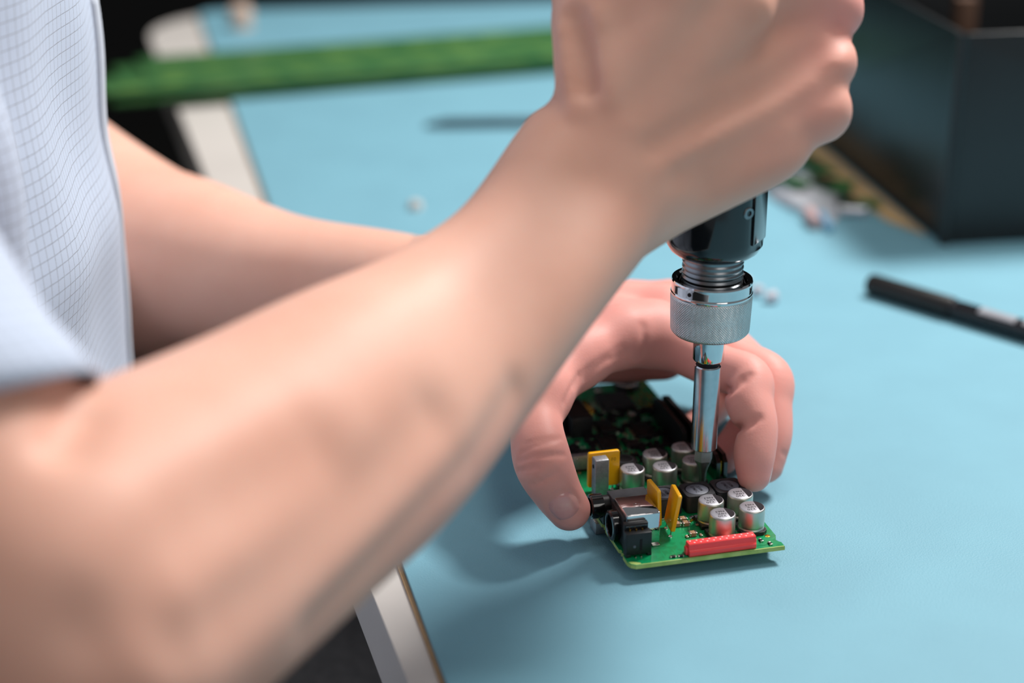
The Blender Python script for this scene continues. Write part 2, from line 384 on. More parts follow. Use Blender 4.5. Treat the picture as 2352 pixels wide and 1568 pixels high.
# stepped black connector in front
cn = empty('edge_connector', (0, 0, ZB)); cn.parent = pcb
b = bmesh.new(); box(b, .5, 10.5, 6.2, 10.0, .9, 9.8, .3)
box(b, .5, 2.3, 6.2, 10.0, 0, 1.2, .1); box(b, 8.9, 10.5, 6.2, 10.0, 0, 1.2, .1)
obj('housing', b, M['plastic'], cn)
b = bmesh.new(); box(b, .9, 10.2, 10.0, 12.6, .9, 12.0, .3); obj('rear_step', b, M['plastic'], cn)
b = bmesh.new(); box(b, 1.3, 9.6, 9.2, 10.6, 10.4, 11.6, .2); obj('latch_bar', b, M['plastic_gloss'], cn)
b = bmesh.new(); box(b, 5.8, 6.7, 6.05, 6.3, 2.6, 7.2); obj('slot', b, M['ink'], cn, smooth=False)
b = bmesh.new(); lathe(b, [(0, 0), (.6, 0), (.5, .25), (0, .3)], 14, Matrix.Translation((3.7, 6.2, 4.4)) @ Matrix.Rotation(math.pi/2, 4, 'X')); obj('mould_mark', b, M['ferrite_top'], cn)
for k in range(3):
    b = bmesh.new(); tube(b, [(2.6+2.4*k, 8.4, 9.4), (2.6+2.4*k, 8.4, 10.5)], .28, 8); obj('contact', b, M['gold'], cn)
for k in range(2):
    b = bmesh.new(); box(b, 3.8+2.2*k, 4.4+2.2*k, 5.4, 6.4, 0, .4, .08); obj('solder_tail', b, M['tin'], cn)

# red two-row connector
rc = empty('red_connector', (36.9, 3.5, ZB)); rc.parent = pcb; rc.rotation_euler = (0, 0, math.radians(.6))
b = bmesh.new(); t = bmesh.new()
prof = [(-2.6, .15), (-2.75, .5), (-2.75, 1.9), (-2.35, 2.4), (-1.95, 2.55), (-1.85, 2.9), (-1.8, 4.7), (-1.5, 5.0), (1.5, 5.0), (1.8, 4.7), (1.85, 2.9), (1.95, 2.55), (2.35, 2.4), (2.75, 1.9), (2.75, .5), (2.6, .15)]
L = 13.4
A = [t.verts.new((-L, y, z)) for y, z in prof]; Bv = [t.verts.new((L, y, z)) for y, z in prof]
for i in range(len(prof)): j = (i+1) % len(prof); t.faces.new((A[i], A[j], Bv[j], Bv[i]))
t.faces.new(A); t.faces.new(list(reversed(Bv)))
bmesh.ops.bevel(t, geom=[e for e in t.edges if abs(e.verts[0].co.x-e.verts[1].co.x) < 1e-4], offset=.25, segments=2, profile=.5, affect='EDGES')
merge(b, t); box(b, -L-.9, -L+.2, -1.2, 1.2, .3, 3.2, .2); box(b, L-.2, L+.6, -1.2, 1.2, .3, 3.2, .2)
obj('housing', b, M['red'], rc)
pb = bmesh.new(); box(pb, -.34, .34, -.28, .28, 4.9, 5.12, .08); pm = mesh_of('contact', pb, M['pinwhite'])
for k in range(20):
    obj('contact', pm, None, rc, (-12.2+k*1.285, (-.75 if k % 2 else .75), 0))

# black finned headers along the right edge and other large parts of the far half
hb = bmesh.new(); prism(hb, [(0, 0), (38, 0), (38, 9.6), (33.5, 11.4), (3, 11.4), (0, 9.6)], -.9, .9, .15)
hm = mesh_of('header_wall', hb, M['plastic'], smooth=False)
for x, y0 in ((51.9, 86), (56.6, 88)):
    o = obj('header_wall', hm, None, pcb, (x, y0, ZB), (math.pi/2, 0, math.pi/2))
hb = bmesh.new(); prism(hb, [(0, 0), (17, 0), (17, 8.6), (13.5, 11.2), (3, 11.2), (0, 8.6)], -.8, .8, .15)
hm = mesh_of('side_header', hb, M['plastic_gloss'], smooth=False)
for x in (56.2, 59.4):
    o = obj('side_header', hm, None, pcb, (x, 57.5, ZB), (math.pi/2, 0, math.pi/2))
b = bmesh.new(); box(b, 56.3, 59.3, 57.8, 74, 0, 2.2); obj('header_base', b, M['plastic'], pcb, (0, 0, ZB))
gb = bmesh.new(); box(gb, -.25, .25, -.2, .2, 0, 8, .1); gm = mesh_of('gold_pin', gb, M['gold'])
for k in range(8): obj('gold_pin', gm, None, pcb, (57.8, 59+1.9*k, ZB+.8))

def chip(x0, x1, y0, y1, h_, pins=0, side='x', name='chip', m='plastic'):
    b = bmesh.new(); box(b, x0, x1, y0, y1, .3, h_, .2); o = obj(name, b, M[m], pcb, (0, 0, ZB))
    if pins:
        b = bmesh.new()
        for k in range(pins):
            if side in ('y', 'xy'):
                x = x0 + (x1-x0)*(k+.5)/pins; wd = (x1-x0)/pins*.32
                box(b, x-wd, x+wd, y0-1.1, y0+.2, .0, .5); box(b, x-wd, x+wd, y1-.2, y1+1.1, .0, .5)
            if side in ('x', 'xy'):
                y = y0 + (y1-y0)*(k+.5)/pins; wd = (y1-y0)/pins*.32
                box(b, x0-1.1, x0+.2, y-wd, y+wd, .0, .5); box(b, x1-.2, x1+1.1, y-wd, y+wd, .0, .5)
        obj('leads', b, M['tin'], o, smooth=False)
    return o
chip(32.6, 47.0, 135.3, 151.5, 2.2, 20, 'xy', 'processor_chip', 'ferrite')
chip(30.4, 36.4, 97.5, 102.5, 1.8, 4, 'y', 'driver_chip'); chip(20, 27, 96, 108, 1.9, 8, 'x', 'memory_chip')
chip(38, 46, 104, 118, 2.0, 10, 'x', 'memory_chip'); chip(24, 31, 113, 125, 1.9, 8, 'x', 'memory_chip')
chip(38.5, 45, 84, 92, 1.6, 5, 'y', 'regulator_chip'); chip(9, 16.5, 86, 98, 2.0, 7, 'x', 'regulator_chip')
b = bmesh.new(); box(b, 10.5, 20, 112, 132, 0, 9.5, .4); box(b, 12, 18.5, 113, 131, 9.5, 9.8); obj('tall_socket', b, M['plastic'], pcb, (0, 0, ZB))
b = bmesh.new(); box(b, 1, 9.5, 118, 150, 0, 8, .4); obj('side_socket', b, M['plastic'], pcb, (0, 0, ZB))
b = bmesh.new(); box(b, .6, 12.6, 80.5, 83.5, 1.0, 7.4, .4); o = obj('metal_rail', b, M['cast'], pcb, (0, 0, ZB))
b = bmesh.new(); box(b, .8, 12.4, 83.5, 86.0, .0, 6.4, .2); obj('rail_backing', b, M['plastic'], o)
b = bmesh.new(); lathe(b, [(0, 3.4), (4.6, 3.4), (5.2, 2.9), (5.2, 0)], 36); o = obj('coin_cell', b, M['shield'], pcb, (50.4, 159.2, ZB))
b = bmesh.new(); lathe(b, [(5.3, 0), (5.9, 0), (5.9, 2.2), (5.3, 2.4)], 36); obj('cell_holder', b, M['plastic'], o)
b = bmesh.new(); box(b, 25.5, 28.0, 136, 149, 0, 1.0, .1); obj('gold_strip', b, M['gold'], pcb, (0, 0, ZB))
b = bmesh.new(); lathe(b, [(0, 2.4), (1.6, 2.4), (1.9, 2.1), (1.9, 0)], 20); obj('crystal_can', b, M['tin'], pcb, (42.0, 126.5, ZB))
b = bmesh.new(); box(b, 34.4, 37.6, 155.5, 159.2, 0, 1.6, .3); obj('crystal_can', b, M['tin'], pcb, (0, 0, ZB))

# ceramic chip capacitors in view
def mlcc(x, y, rot, l=3.1, w_=2.4, h_=1.6):
    o = empty('ceramic_capacitor', (x, y, ZB)); o.parent = pcb; o.rotation_euler = (0, 0, math.radians(rot))
    b = bmesh.new(); box(b, -l*.3, l*.3, -w_/2, w_/2, .12, h_, .08); obj('body', b, M['ceramic'], o)
    for s in (-1, 1):
        b = bmesh.new(); a_ = sorted((s*l*.28, s*l*.5)); box(b, a_[0], a_[1], -w_/2-.03, w_/2+.03, .05, h_+.04, .1); obj('end_cap', b, M['tin'], o)
    return o
for x, y, rt in ((30.6, 16.9, 0), (30.9, 25.5, 0), (31.0, 29.2, 0), (27.4, 25.9, 0), (27.4, 29.6, 0)): mlcc(x, y, rt)
for x, y, rt in ((33.6, 15.8, 90), (28.0, 16.0, 90), (35.2, 24.0, 0)): mlcc(x, y, rt, 1.7, .9, .7)
# small black resistors near the front edge
def resistor(x, y, rot):
    o = empty('chip_resistor', (x, y, ZB)); o.parent = pcb; o.rotation_euler = (0, 0, math.radians(rot))
    b = bmesh.new(); box(b, -.75, .75, -.6, .6, .05, .65, .06); obj('body', b, M['ink'], o)
    for s in (-1, 1):
        b = bmesh.new(); a_ = sorted((s*.7, s*1.15)); box(b, a_[0], a_[1], -.62, .62, 0, .68, .05); obj('end_cap', b, M['tin'], o)
for x, y, rt in ((17.6, 2.4, 0), (20.6, 2.2, 0), (54.2, 6.2, 95), (56.6, 2.9, 95), (24.0, 33.0, 90), (21.0, 30.0, 0), (35.0, 30.5, 40)): resistor(x, y, rt)
b = bmesh.new()
for k in range(6):
    box(b, 33.4+.5*k, 33.8+.5*k, 27.2+.35*k, 28.4+.35*k, 0, .35)
obj('gold_contacts', b, M['gold'], pcb, (0, 0, ZB), smooth=False)

# scattered tiny parts over the far half, too small to pick apart
b = bmesh.new(); b2 = bmesh.new(); b3 = bmesh.new()
for k in range(420):
    x = rnd.uniform(2, 59); y = rnd.uniform(78, 163); l = rnd.choice((.6, .8, 1.1)); w_ = l*.55
    if rnd.random() < .5: l, w_ = w_, l
    box(b if k % 3 else b2, x-l*.55, x+l*.55, y-w_*.55, y+w_*.55, 0, .55)
    if l > w_: box(b3, x-l*.8, x-l*.5, y-w_*.55, y+w_*.55, 0, .6); box(b3, x+l*.5, x+l*.8, y-w_*.55, y+w_*.55, 0, .6)
    else: box(b3, x-l*.55, x+l*.55, y-w_*.8, y-w_*.5, 0, .6); box(b3, x-l*.55, x+l*.55, y+w_*.5, y+w_*.8, 0, .6)
for k in range(160):
    x = rnd.uniform(3, 56); y = rnd.uniform(78, 136); l = rnd.uniform(1.4, 3.6); w_ = rnd.uniform(1.4, 3.0)
    box(b, x, x+l, y, y+w_, 0, rnd.uniform(.8, 1.8))
for k in range(70):
    x = rnd.uniform(2, 58); y = rnd.uniform(120, 163)
    box(b3, x, x+rnd.uniform(.4, 1.0), y, y+rnd.uniform(.6, 2.4), 0, .08)
for nm, bb, mm in (('tiny_resistors', b, 'ink'), ('tiny_capacitors', b2, 'ceramic'), ('tiny_solder_pads', b3, 'tin')):
    tag(obj(nm, bb, M[mm], pcb, (0, 0, ZB), smooth=False), kind='stuff')
b = bmesh.new()
for k in range(60):
    x = rnd.uniform(46, 60); y = rnd.uniform(126, 164)
    box(b, x, x+rnd.uniform(.5, 1.2), y, y+rnd.uniform(1.0, 4.5), 0, .1)
tag(obj('gold_pads', b, M['gold'], pcb, (0, 0, ZB), smooth=False), kind='stuff')
# copper traces under the mask as slightly raised strips
b = bmesh.new()
M['trace'] = material('masked_trace', (0, 156, 96), .3, nscale=100, coat=.2)
for k in range(26):
    x = rnd.uniform(3, 58); y = rnd.uniform(1, 36); l = rnd.uniform(4, 14)
    if rnd.random() < .5: box(b, x, min(x+l, 61), y, y+.28, -.02, .035)
    else: box(b, x, x+.28, y, y+l, -.02, .035)
obj('traces', b, M['trace'], pcb, (0, 0, ZB), smooth=False)['kind'] = 'stuff'

# ------------------------------------------------------------------ electric screwdriver
TX = B2W(46.9, 51.2, 0)
def zat(py):
    lo_, hi_ = -50., 400.
    for _ in range(50):
        m_ = (lo_+hi_)/2
        if proj((TX[0], TX[1], m_))[1] > py: lo_ = m_
        else: hi_ = m_
    return lo_
def rat(pxw, py): z = zat(py); return pxw/2/FPX*proj((TX[0], TX[1], z))[2]*1000
drv = empty('electric_screwdriver', (TX[0], TX[1], ZB+1.4))
drv.rotation_euler = (0, math.radians(.35), 0)
tag(drv, 'black handled electric screwdriver with a knurled chrome chuck held upright in the fist', 'screwdriver')
Z0 = ZB+1.4
def dz(py): return zat(py) - Z0
zs_b, zs_t, zk_b, zr_b, zr_t, zth, zh = dz(1028), dz(836), dz(762), dz(672), dz(636), dz(598), dz(584)
b = bmesh.new(); lathe(b, [(0, 0), (.9, .2), (1.25, 3.2), (1.5, 7), (2.1, 9.5), (3.0, 12.0), (3.2, 13)], 24); obj('bit_tip', b, M['bit'], drv)
b = bmesh.new(); lathe(b, [(0, 11.4), (3.0, 11.6), (3.66, 13), (3.66, zs_b+4), (0, zs_b+4)], 6, Matrix.Rotation(math.radians(12), 4, 'Z')); obj('hex_bit', b, M['bit'], drv, smooth=False)
rs = 5.15
b = bmesh.new(); lathe(b, [(3.7, zs_b+.6), (rs-.5, zs_b), (rs, zs_b+.5), (rs, zs_t-.6), (rs-.4, zs_t-.1), (4.2, zs_t)], 48); obj('bit_holder', b, M['satin'], drv)
b = bmesh.new(); lathe(b, [(4.3, zs_t-.5), (4.3, zs_t+3)], 40); obj('neck', b, M['ink'], drv)
b = bmesh.new(); lathe(b, [(4.2, zs_t+2.2), (5.7, zs_t+2.0), (6.1, zs_t+2.6), (6.1, zk_b+2)], 48); obj('shaft', b, M['chrome'], drv)
# knurled sleeve
b = bmesh.new(); t = bmesh.new(); NA, NZ = 640, 64
r0, r1 = 14.7, 15.3; grid = []
for j in range(NZ+1):
    z = zk_b + (zr_b-zk_b)*j/NZ; row = []
    edge = min(1, j/6, (NZ-j)/4)
    for i in range(NA):
        a = 2*math.pi*i/NA; s1 = math.sin(a*50 + z*3.2); s2 = math.sin(a*50 - z*3.2)
        r = r0 + (r1-r0)*j/NZ + .30*edge*min(abs(s1), abs(s2))*2 - .9*(1-min(1, j/8))**2
        row.append(t.verts.new((r*math.cos(a), r*math.sin(a), z)))
    grid.append(row)
for j in range(NZ):
    for i in range(NA):
        k = (i+1) % NA; t.faces.new((grid[j][i], grid[j][k], grid[j+1][k], grid[j+1][i]))
t.faces.new(list(reversed(grid[0])))
merge(b, t); obj('knurled_sleeve', b, M['knurl'], drv, angle=80)
b = bmesh.new(); lathe(b, [(14.6, zr_b-1.4), (14.9, zr_b-.6), (15.6, zr_b+.4), (15.75, zr_b+1.0), (15.55, zr_b+1.3), (15.45, zr_b+1.5), (15.45, zr_b+1.8), (15.45, zr_t-1.9), (15.45, zr_t-1.6), (15.6, zr_t-.8), (15.4, zr_t-.2), (14.8, zr_t), (13.9, zr_t-.15), (13.3, zr_t-.8), (13.2, zr_t-6)], 72)
ring = obj('chuck_ring', b, M['chrome'], drv, angle=28)
b = bmesh.new(); lathe(b, [(0, 0), (.75, 0), (.8, .1)], 16, Matrix.Translation((15.52*math.sin(math.radians(-39)), -15.52*math.cos(math.radians(-39)), (zr_b+zr_t)/2+.2)) @ Matrix.Rotation(math.radians(-39), 4, 'Z') @ Matrix.Rotation(math.pi/2, 4, 'X'))
obj('pin_hole', b, M['ink'], ring)
prof = [(11.3, zr_t-7)]
nth = 9
for k in range(nth):
    z = zr_t-6.5 + (zh+3-zr_t+6.5)*k/nth; dzz = (zh+3-zr_t+6.5)/nth
    prof += [(11.25, z), (11.75, z+dzz*.3), (11.75, z+dzz*.55), (11.25, z+dzz*.85)]
b = bmesh.new(); lathe(b, [(0, zr_t-7)] + prof + [(11.2, zh+4), (0, zh+4)], 64); obj('threaded_collar', b, M['dark_steel'], drv, angle=60)
# handle: smooth body with one flat side, end cap above the fist
t = bmesh.new(); hp = [(0, zh), (12.2, zh), (14.6, zh+.8), (16.9, zh+2.6), (18.4, zh+5.2), (18.9, zh+8.5), (19.0, zh+20), (19.0, zh+60), (18.6, zh+110), (19.5, zh+150), (18.5, zh+158), (14, zh+163), (0, zh+165)]
lathe(t, hp, 64)
for v in t.verts:
    lim = 17.2 if v.co.z > zh+6.5 else 99
    q = v.co.x*math.cos(math.radians(-28)) + v.co.y*math.sin(math.radians(-28))
    if q > lim: v.co.x -= (q-lim)*math.cos(math.radians(-28)); v.co.y -= (q-lim)*math.sin(math.radians(-28))
b = bmesh.new(); merge(b, t); hd = obj('handle', b, M['handle'], drv, angle=30)
b = bmesh.new(); prism(b, rrect(-6.4, 6.4, zh+8.0, zh+40, .4), 0, 1.2, .2)
t = bmesh.new(); me_ = bpy.data.meshes.new('x'); b.to_mesh(me_); b.free()
me_.transform(Matrix.Rotation(math.radians(-28), 4, 'Z') @ Matrix.Translation((16.9, 0, 0)) @ Matrix.Rotation(math.pi/2, 4, 'Z') @ Matrix.Rotation(math.pi/2, 4, 'X'))
t.from_mesh(me_); bpy.data.meshes.remove(me_); obj('side_plate', t, M['handle'], drv, angle=30)
SA = math.radians(-57)
sm = Matrix.Rotation(SA+math.pi/2, 4, 'Z') @ Matrix.Translation((0, -18.9, zh+21.5)) @ Matrix.Rotation(math.pi/2, 4, 'X')
b = bmesh.new(); lathe(b, [(0, -.6), (1.0, -.6), (1.1, .5), (2.0, .55), (2.35, .2), (2.4, -.2)], 24, sm); obj('set_screw', b, M['dark_steel'], hd)

# the screw being driven
b = bmesh.new(); lathe(b, [(0, 1.3), (1.6, 1.25), (2.3, .7), (2.4, 0), (1.2, 0), (1.2, -1.2), (0, -1.2)], 24)
obj('screw', b, M['tin'], pcb, (46.9, 51.2, ZB))

# ------------------------------------------------------------------ things on the mat behind
# black bin
bc = P(2165, 562); bn = empty('storage_bin', (bc[0], bc[1], 0), math.radians(9.5))
tag(bn, 'large black plastic storage bin standing on the mat beside the pen', 'bin')
Hb = 121; W_, L_ = 260, 330; th = 3.0; tp = 2.5
def wallmesh(pts4):
    b = bmesh.new(); t = bmesh.new(); vs = [t.verts.new(p) for p in pts4]; bmesh.ops.convex_hull(t, input=vs)
    bmesh.ops.bevel(t, geom=list(t.edges), offset=.9, segments=2, profile=.5, affect='EDGES'); merge(b, t); return b
def slab(x0, x1, y0, y1, z0, z1): return [(x, y, z) for x in (x0, x1) for y in (y0, y1) for z in (z0, z1)]
obj('bin_wall', wallmesh(slab(0, W_, 0, th, 0, Hb)), M['bin'], bn); obj('bin_wall', wallmesh(slab(0, W_, L_-th, L_, 0, Hb)), M['bin'], bn)
obj('bin_wall', wallmesh(slab(0, th, th-.5, L_-th+.5, 0, Hb)), M['bin'], bn); obj('bin_wall', wallmesh(slab(W_-th, W_, th-.5, L_-th+.5, 0, Hb)), M['bin'], bn)
obj('bin_floor', wallmesh(slab(th-1, W_-th+1, th-1, L_-th+1, 1, 4)), M['bin'], bn)
b = bmesh.new()
for x in (-3,): box(b, x, x+4, -3, L_+3, Hb-9, Hb, 1)
box(b, W_-1, W_+3, -3, L_+3, Hb-9, Hb, 1); box(b, -3, W_+3, -3, 1, Hb-9, Hb, 1); box(b, -3, W_+3, L_-1, L_+3, Hb-9, Hb, 1)
b.free()
b = bmesh.new(); tube(b, [(1.2, 1.2, 0), (1.2, 1.2, Hb)], 3.4, 16); obj('corner_post', b, M['bin'], bn)
b = bmesh.new(); box(b, -7, 7, -5, 5, 0, 100, 1.5); o = obj('wooden_block', b, material('brown_wood', (84, 58, 42), .7), None, (bc[0]+48, bc[1]+190, 4.2), (0, 0, .2))
tag(o, 'brown wooden stick standing inside the black bin', 'stick')

# cardboard strip at the bin's side
cdir = np.array([-math.sin(math.radians(9.5)), math.cos(math.radians(9.5))]); cn_ = np.array([math.cos(math.radians(9.5)), math.sin(math.radians(9.5))])
b = bmesh.new(); prism(b, [(-16, 46), (-3.5, 18), (-3.5, 300), (-30, 300), (-26, 140)], .0, 1.6, .2)
o = obj('cardboard_sheet', b, M['card'], None, (bc[0], bc[1], 0), (0, 0, math.radians(9.5)))
tag(o, 'tan cardboard sheet along the left side of the black bin', 'cardboard')

# crumpled clear bag with green board offcuts
def blob(rx, ry, rz, seed, amp, n=26, m_=12):
    t = bmesh.new(); r_ = random.Random(seed); ph = [r_.uniform(0, 6.28) for _ in range(10)]
    rings = []
    for j in range(m_+1):
        e = math.pi/2*j/m_; row = []
        for i in range(n):
            a = 2*math.pi*i/n
            q = 1 + amp*(math.sin(3*a+ph[0]+2*e)+.7*math.sin(5*a+ph[1]-3*e)+.6*math.sin(7*a+ph[2]+5*e))
            zz = rz*math.sin(e)*(1+amp*2*math.sin(4*a+ph[3]+3*e))
            row.append(t.verts.new((rx*q*math.cos(e)*math.cos(a), ry*q*math.cos(e)*math.sin(a), zz)))
            if j == m_: break
        rings.append(row)
    for a, c in zip(rings[:-1], rings[1:]):
        for i in range(n):
            k = (i+1) % n
            if len(c) == 1: t.faces.new((a[i], a[k], c[0]))
            else: t.faces.new((a[i], a[k], c[k], c[i]))
    t.faces.new(list(reversed(rings[0])))
    return t
q = P(1826, 428, 3)
o = obj('plastic_bag', blob(21, 62, 9, 3, .08), M['bag'], None, (q[0], q[1], 0), (0, 0, math.radians(14)), angle=70)
tag(o, 'crumpled clear plastic bag lying left of the cardboard sheet', 'bag')
def offcut(px, py, l, w_, rz, label, zz=10):
    q = P(px, py, zz); b = bmesh.new(); box(b, -l/2, l/2, -w_/2, w_/2, 0, 1.6, .1)
    o = obj('board_offcut', b, M['panel'], None, (q[0], q[1], zz), (0, .05, math.radians(rz)))
    b = bmesh.new(); box(b, -l*.2, l*.15, -w_*.3, w_*.3, 1.6, 2.6, .1); obj('chip', b, M['plastic'], o)
    tag(o, label, 'circuit board', 'board offcuts by the bag')
offcut(1862, 378, 16, 46, 16, 'dark green board offcut standing highest in the clear bag', 11)
offcut(1893, 425, 34, 26, -18, 'bright green board offcut at the right of the clear bag', 6)
offcut(1810, 412, 12, 34, 24, 'small green board offcut at the left of the clear bag', 10)
offcut(1945, 468, 40, 16, 2, 'flat green board offcut on the cardboard sheet', 2)
def part_cyl(px, py, l, r, rz, m, name, label, cat):
    q = P(px, py, r); b = bmesh.new()
    lathe(b, [(0, -l/2), (r*.8, -l/2), (r, -l/2+.8), (r, -l/2+2), (r*.85, -l/2+2.6), (r*.85, l/2-2.6), (r, l/2-2), (r, l/2-.8), (r*.8, l/2), (0, l/2)], 20, Matrix.Rotation(math.pi/2, 4, 'X'))
    o = obj(name, b, M[m], None, (q[0], q[1], r), (0, 0, math.radians(rz)))
    b = bmesh.new(); tube(b, [(0, -l/2-6, -r*.2), (0, -l/2, 0)], .4, 8); tube(b, [(0, l/2, 0), (0, l/2+6, -r*.2)], .4, 8); obj('lead', b, M['tin'], o)
    tag(o, label, cat)
part_cyl(1866, 500, 20, 4.2, 4, 'pink', 'resistor', 'pink resistor lying in front of the plastic bag', 'resistor')
part_cyl(1896, 508, 26, 2.6, 2, 'blue', 'resistor', 'blue resistor lying beside the pink one', 'resistor')
part_cyl(1960, 484, 16, 3.2, 80, 'silver', 'resistor', 'grey resistor lying at the end of the cardboard sheet', 'resistor')
for k, (px, py, lb) in enumerate(((1740, 670, 'left of the two clear plastic beads beside the chuck'), (1773, 686, 'right of the two clear plastic beads nearest the pen'), (1716, 644, 'small faint clear bead just right of the chuck'))):
    q = P(px, py, 2); b = bmesh.new(); s = (3.0, 3.3, 1.8)[k]
    lathe(b, [(s*.35, -s), (s*.8, -s*.9), (s, -s*.3), (s, s*.3), (s*.8, s*.9), (s*.35, s), (s*.35, -s)], 20, Matrix.Rotation(1.2, 4, 'X'))
    tag(obj('plastic_bead', b, M['bead'], None, (q[0], q[1], s), (0, 0, .5+k)), lb, 'bead', 'clear beads on the mat')

# pen
pa, pb_ = P(2000, 652, 5.5), P(2352, 757, 5.5)
ang = math.atan2(pb_[1]-pa[1], pb_[0]-pa[0])
pen = empty('marker_pen', (pa[0], pa[1], 5.6), ang); tag(pen, 'black marker pen lying on the mat in front of the bin', 'pen')
RX = Matrix.Rotation(math.pi/2, 4, 'Y')
b = bmesh.new(); lathe(b, [(0, -1.0), (4.6, -.6), (5.3, 0), (5.6, 1.4), (5.6, 50), (5.4, 50.6), (0, 50.6)], 32, RX); obj('cap', b, M['pen'], pen)
b = bmesh.new(); lathe(b, [(4.4, 50), (4.4, 54.0)], 32, RX); obj('collar', b, M['ferrite'], pen)
b = bmesh.new(); lathe(b, [(0, 53), (4.7, 53), (4.9, 53.6), (4.9, 132), (4.5, 134), (0, 134.5)], 32, RX); bar = obj('barrel', b, M['pen_glossy'], pen)
b = bmesh.new(); t = bmesh.new()
for x0, x1, a0, a1 in ((67, 88, 55, 140), (92, 110, 70, 130)):
    n = 12; R_ = 4.96
    top = [t.verts.new((x0, R_*math.cos(math.radians(a0+(a1-a0)*k/n)), R_*math.sin(math.radians(a0+(a1-a0)*k/n)))) for k in range(n+1)]
    bot = [t.verts.new((x1, R_*math.cos(math.radians(a0+(a1-a0)*k/n)), R_*math.sin(math.radians(a0+(a1-a0)*k/n)))) for k in range(n+1)]
    for k in range(n): t.faces.new((top[k], top[k+1], bot[k+1], bot[k]))
merge(b, t); obj('silver_print', b, M['silver'], bar)

# stack of long green circuit strips
ga = math.radians(19.5); L_ = 620
strips = [  # row, level
    (0, 0, 'bottom strip of the front pile of long green circuit strips'), (0, 1, 'second strip from the bottom in the front pile of green circuit strips'),
    (0, 2, 'second strip from the top in the front pile of green circuit strips'), (0, 3, 'topmost strip of the front pile of long green circuit strips'),
    (1, 0, 'bottom strip of the rear pile of long green circuit strips'), (1, 1, 'middle strip of the rear pile of long green circuit strips'),
    (1, 2, 'topmost strip of the rear pile of long green circuit strips')]
g0 = [P(280, 250, 0), P(300, 205, 0)]
pad_me = None
for r_, lv, lb in strips:
    wd = 48 if r_ == 0 else 56; g = g0[r_]; shift = (18, -6, 14, -12)[lv] + (40 if lv == 0 and r_ == 0 else 0); dy = (3, -4, 5, -2)[lv]
    st = empty('circuit_strip', (g[0]+shift*math.cos(ga), g[1]+shift*math.sin(ga), .05+lv*3.4), ga+math.radians((.12, -.1, .15, -.12)[lv]))
    tag(st, lb, 'circuit board', 'long green circuit strips piled on the mat')
    b = bmesh.new(); box(b, 0, L_, dy, dy+wd, 0, 3.2, .2); obj('board', b, [M['panel']], st)
    b = bmesh.new()
    for k in range(18): box(b, 12+k*33, 30+k*33, dy+5+(k % 3)*6, dy+9+(k % 3)*6+rnd.uniform(0, 10), 3.2, 3.4)
    tag(obj('copper_pads', b, M['panel_edge'], st, smooth=False), kind='stuff')

# slim grey tool and small things at the back
q0, q1 = P(975, 288, 2), P(1300, 283, 2)
b = bmesh.new(); tube(b, [(q0[0], q0[1], 2.0), (q0[0]*.85+q1[0]*.15, q0[1]*.85+q1[1]*.15, 3.6), (q1[0], q1[1], 3.6)], [1.2, 3.4, 3.4], 12)
tag(obj('steel_scriber', b, M['greymetal']), 'slim grey metal tool lying between the forearm and the green strips', 'tool')
q = P(555, 62, 0); b = bmesh.new(); lathe(b, [(0, 20), (5, 19.6), (9, 17), (10.5, 12), (9.6, 7), (6.5, 4), (6.5, 2.5), (10, 2), (10, 0), (0, 0)], 28)
tag(obj('beige_knob', b, M['beige'], None, (q[0], q[1], 0)), 'small round beige knob at the far edge of the mat', 'knob')
q = P(942, 508, 0); b = bmesh.new(); lathe(b, [(0, 5), (3.2, 4.6), (4.4, 3), (4.4, 0), (0, 0)], 6)
tag(obj('white_nut', b, M['laminate'], None, (q[0]+2, q[1]+25, 0)), 'small white nut on the mat just above the rear forearm', 'nut')

# ------------------------------------------------------------------ person: one continuous skin surface from blended tapered limbs
def V3(p): return np.asarray(p, float)
class Prim:
    def __init__(self, a, b, ra, rb, flat=None):
        self.a = V3(a); self.ab = V3(b)-self.a; self.L2 = max(self.ab @ self.ab, 1e-9); self.ra = ra; self.rb = rb
        L_ = math.sqrt(self.L2); k_ = max(-.9, min(.9, (ra-rb)/L_)) if L_ > 1e-3 else 0.; self.g = k_/math.sqrt(1-k_*k_)/L_
        self.n = None
        if flat: self.n = V3(flat[0])/np.linalg.norm(flat[0]); self.s = flat[1]
    def d(self, X):
        q = X - self.a; t = q @ self.ab / self.L2
        if self.n is None and self.g:              # foot point on the cone, not on the axis
            t = t - self.g*np.sqrt(np.maximum(np.einsum('ij,ij->i', q, q) - t*t*self.L2, 0))
        t = np.clip(t, 0, 1)
        q = q - t[:, None]*self.ab
        if self.n is not None: q = q + (q @ self.n)[:, None]*(self.s-1)*self.n
        return np.sqrt(np.einsum('ij,ij->i', q, q)) - (self.ra + t*(self.rb-self.ra))
def smin(a, b, k):
    h = np.clip(.5 + .5*(b-a)/k, 0, 1); return b + (a-b)*h - k*h*(1-h)
class Group:                                   # primitives blended with radius k
    def __init__(self, k, prims): self.k = k; self.prims = prims
    def d(self, X, cut=None):
        out = None
        c = X.mean(0)[None]; R = np.sqrt(((X-c)**2).sum(1).max())
        for p in self.prims:
            if cut is not None and p.d(c)[0] - 1.5*R > cut: continue
            v = p.d(X); out = v if out is None else smin(out, v, self.k)
        return out
class Line:                                    # distance to an open polyline
    def __init__(self, pts):
        P_ = np.array(pts); self.A = P_[:-1]; self.AB = P_[1:]-P_[:-1]; self.L2 = np.maximum((self.AB**2).sum(1), 1e-9)
    def d(self, X):
        out = np.full(len(X), 1e18)
        for a, ab, l2 in zip(self.A, self.AB, self.L2):
            q = X - a; q -= np.clip(q @ ab/l2, 0, 1)[:, None]*ab; np.minimum(out, np.einsum('ij,ij->i', q, q), out=out)
        return np.sqrt(out)
